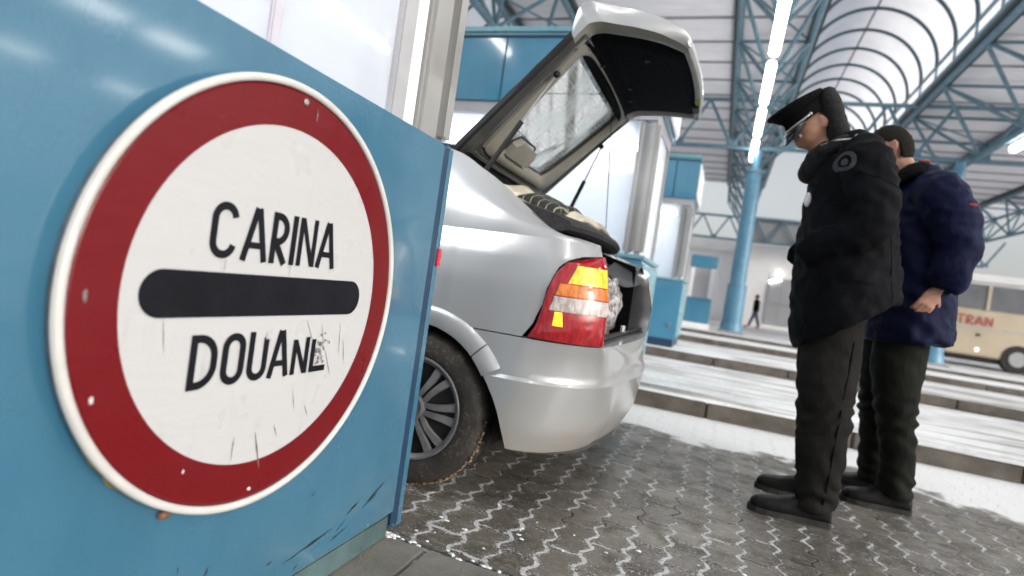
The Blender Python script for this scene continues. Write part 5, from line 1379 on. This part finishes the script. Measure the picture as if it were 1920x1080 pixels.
# --- the bareheaded man in navy
MY = 3.48
man = thing('person', 'bareheaded man in a navy padded jacket, hand hanging, behind the officer', 'person', (.9, MY, 0))
HM2 = Matrix.Translation((.685, MY-.01, 1.785)) @ Matrix.Rotation(R(-10), 4, 'Z') @ Matrix.Rotation(R(-22), 4, 'Y')
bm = bmesh.new(); head_mesh(bm, HM2)
limb(bm, [(.72, MY, 1.76, .056, .062), (.765, MY, 1.66, .060, .066), (.81, MY, 1.57, .10, .08)])
limb(bm, [(.82, MY, 1.57, .15, .09), (.86, MY, 1.40, .17, .12), (.88, MY, 1.15, .16, .12), (.88, MY, .90, .16, .11)])
for s, hx in ((-1, .0), (1, -.03)):
    limb(bm, [(.85, MY+s*.09, .95, .085, .09), (.86, MY+(-.09 if s < 0 else .135), .55, .055, .058), ((.918 if s < 0 else .875), MY+(-.09 if s < 0 else .15), .10, .038, .040)])
limb(bm, [(.87, MY-.21, 1.50, .055, .055), (.945, MY-.275, 1.29, .046, .048), (.915, MY-.275, 1.11, .030, .033)])
limb(bm, [(.85, MY+.21, 1.50, .055, .055), (.92, MY+.27, 1.27, .046, .048), (.80, MY+.22, 1.12, .032, .034)])
hand(bm, (.905, MY-.275, 1.085), Vector((-.42, -.05, -.88)), Vector((.25, -.95, -.05)), 1.06, (.30, .42, .50, .58), thumb_side=-1)
hand(bm, (.79, MY+.21, 1.11), Vector((-.9, -.2, -.3)), Vector((-.2, .9, .3)), 1.0, thumb_side=1)
bake('body', bm, M['skin'], man, .0055, 1)
eyes(man, HM2)
t_ = bmesh.new(); bmesh.ops.create_uvsphere(t_, u_segments=56, v_segments=40, radius=1)
for v in t_.verts:
    x, y, z = v.co; k = 1+.03*noise.noise(v.co*9)+.02*noise.noise(v.co*23); v.co = Vector((.006+x*.101*k, y*.082*k, .006+z*.120*k))
def hairless(v):
    x, y, z = v.co
    if x < -.055 and z < .075: return True
    if z < -.075: return True
    if x < .032 and z < .020-.35*x: return True
    return False
bmesh.ops.delete(t_, geom=[v for v in t_.verts if hairless(v)], context='VERTS'); t_.transform(HM2); h_ = link('hair', t_, M['hair'], man, smooth=True); add_mod_solid(h_, .008)
bm = bmesh.new()
limb(bm, [(.795, MY, 1.665, .115, .095), (.84, MY, 1.60, .195, .125), (.858, MY, 1.50, .250, .160), (.862, MY, 1.36, .265, .185), (.860, MY, 1.20, .268, .185), (.865, MY, 1.05, .272, .190), (.875, MY, .90, .278, .195), (.88, MY, .83, .278, .195)], 28)
limb(bm, [(.84, MY-.17, 1.585, .08, .09), (.875, MY-.25, 1.52, .098, .105), (.925, MY-.29, 1.40, .095, .100), (.948, MY-.295, 1.29, .090, .092), (.945, MY-.29, 1.20, .084, .088), (.930, MY-.28, 1.12, .074, .078), (.922, MY-.275, 1.09, .064, .068)], 18)
limb(bm, [(.82, MY+.17, 1.585, .08, .09), (.85, MY+.25, 1.50, .095, .10), (.92, MY+.29, 1.30, .088, .09), (.86, MY+.26, 1.17, .076, .08), (.80, MY+.22, 1.12, .062, .066)], 18)
def jacket_fold(c):
    b = wrinkle(6, .006, 12)(c)+.0065*(1-abs(noise.noise(Vector((c.x*10+c.z*14, c.y*8, c.z*16-c.x*12))))*2.5)
    ax = (c-Vector((.93, MY-.29, c.z))).length
    if c.z < 1.45 and ax < .2: b += .005*math.sin(c.z*46+c.x*24+6*noise.noise(c*4))
    return b
jk = bake('jacket', bm, M['navyjacket'], man, .013, 6, jacket_fold)
bm = bmesh.new()
limb(bm, [(.70, MY-.10, 1.60, .03, .055), (.775, MY-.105, 1.66, .035, .058), (.835, MY, 1.695, .035, .06), (.775, MY+.105, 1.66, .035, .058), (.70, MY+.10, 1.60, .03, .055)], 12, ref=Vector((0, 0, 1)))
limb(bm, [(.70, MY-.07, 1.575, .045, .07), (.685, MY, 1.57, .045, .07), (.70, MY+.07, 1.575, .045, .07)], 12, ref=Vector((0, 0, 1)))
bake('collar', bm, M['capcloth'], man, .010, 3, wrinkle(20, .004, 9))
M['redpipe'] = simple('red_collar_piping', (.30, .02, .03), .6); bm = bmesh.new(); path_tube(bm, [(.80, MY-.10, 1.715), (.845, MY-.07, 1.728), (.868, MY, 1.735)], .005, n=6, ref=Vector((0, 0, 1))); link('collar_piping', bm, M['redpipe'], man, smooth=True)
bm = bmesh.new(); p, n_ = surface_point(jk, 1, .965, 1.47, ORG[man.name]); ball(bm, (p.x, p.y-.002, p.z), .012, (1.5, .4, .6)); link('sleeve_logo', bm, M['redpipe'], man, smooth=True)
bm = bmesh.new()
limb(bm, [(.86, MY, 1.0, .19, .13), (.86, MY, .90, .18, .13), (.855, MY, .82, .15, .11)], 20)
limb(bm, [(.85, MY-.085, .90, .10, .118), (.848, MY-.09, .72, .102, .118), (.862, MY-.09, .55, .095, .098), (.885, MY-.09, .40, .084, .080), (.91, MY-.09, .25, .078, .076), (.918, MY-.09, .12, .076, .080), (.92, MY-.09, .075, .074, .078)], 18)
limb(bm, [(.84, MY+.10, .90, .10, .115), (.84, MY+.12, .70, .10, .11), (.85, MY+.14, .48, .09, .095), (.87, MY+.15, .25, .078, .08), (.875, MY+.15, .10, .075, .078), (.875, MY+.15, .07, .073, .076)], 18)
bake('trousers', bm, M['greentrousers'], man, .011, 5, leg_fold)
shoe('shoe', (.69, MY-.10, 0), (.995, MY-.085, 0), man, .048, .11); shoe('shoe', (.665, MY+.17, 0), (.955, MY+.15, 0), man, .048, .11)

# --- a walker far off by the customs hall
WX, WY = 1.66, 33.0
wk = thing('person', 'distant walker in a dark jacket crossing the snow by the hall', 'person', (WX, WY, 0))
bm = bmesh.new(); ball(bm, (WX-.03, WY, 1.60), .105, (.95, .8, 1.15)); limb(bm, [(WX, WY, 1.52, .05, .05), (WX, WY, 1.35, .20, .12), (WX+.02, WY, .95, .17, .12)])
for s in (-1, 1): limb(bm, [(WX, WY+s*.08, .95, .09, .09), (WX+s*.12, WY+s*.09, .5, .065, .065), (WX+s*.26, WY+s*.09, .06, .05, .05)]); limb(bm, [(WX, WY+s*.2, 1.40, .06, .06), (WX-s*.06, WY+s*.24, 1.15, .05, .05), (WX-s*.12, WY+s*.22, .92, .035, .035)]); limb(bm, [(WX+s*.30, WY+s*.09, .05, .05, .05), (WX+s*.26-.20, WY+s*.09, .04, .045, .04)])
bake('body', bm, M['skin'], wk, .02, 3)
bm = bmesh.new(); limb(bm, [(WX, WY, 1.50, .12, .09), (WX, WY, 1.38, .235, .15), (WX+.01, WY, 1.1, .22, .16), (WX+.02, WY, .85, .21, .16)])
for s in (-1, 1): limb(bm, [(WX, WY+s*.2, 1.42, .08, .08), (WX-s*.06, WY+s*.25, 1.15, .07, .07), (WX-s*.11, WY+s*.22, .97, .055, .055)])
bake('jacket', bm, M['jacket'], wk, .025, 3, wrinkle(7, .01, 4))
bm = bmesh.new()
for s in (-1, 1): limb(bm, [(WX, WY+s*.07, .98, .11, .11), (WX+s*.12, WY+s*.09, .5, .085, .085), (WX+s*.25, WY+s*.09, .10, .07, .07)])
M['denim'] = mat_cloth('grey_blue_denim', (.07, .075, .11)); bake('trousers', bm, M['denim'], wk, .022, 3)
bm = bmesh.new(); ball(bm, (WX-.01, WY, 1.645), .11, (.98, .85, .95)); link('cap', bm, M['capcloth'], wk, smooth=True)
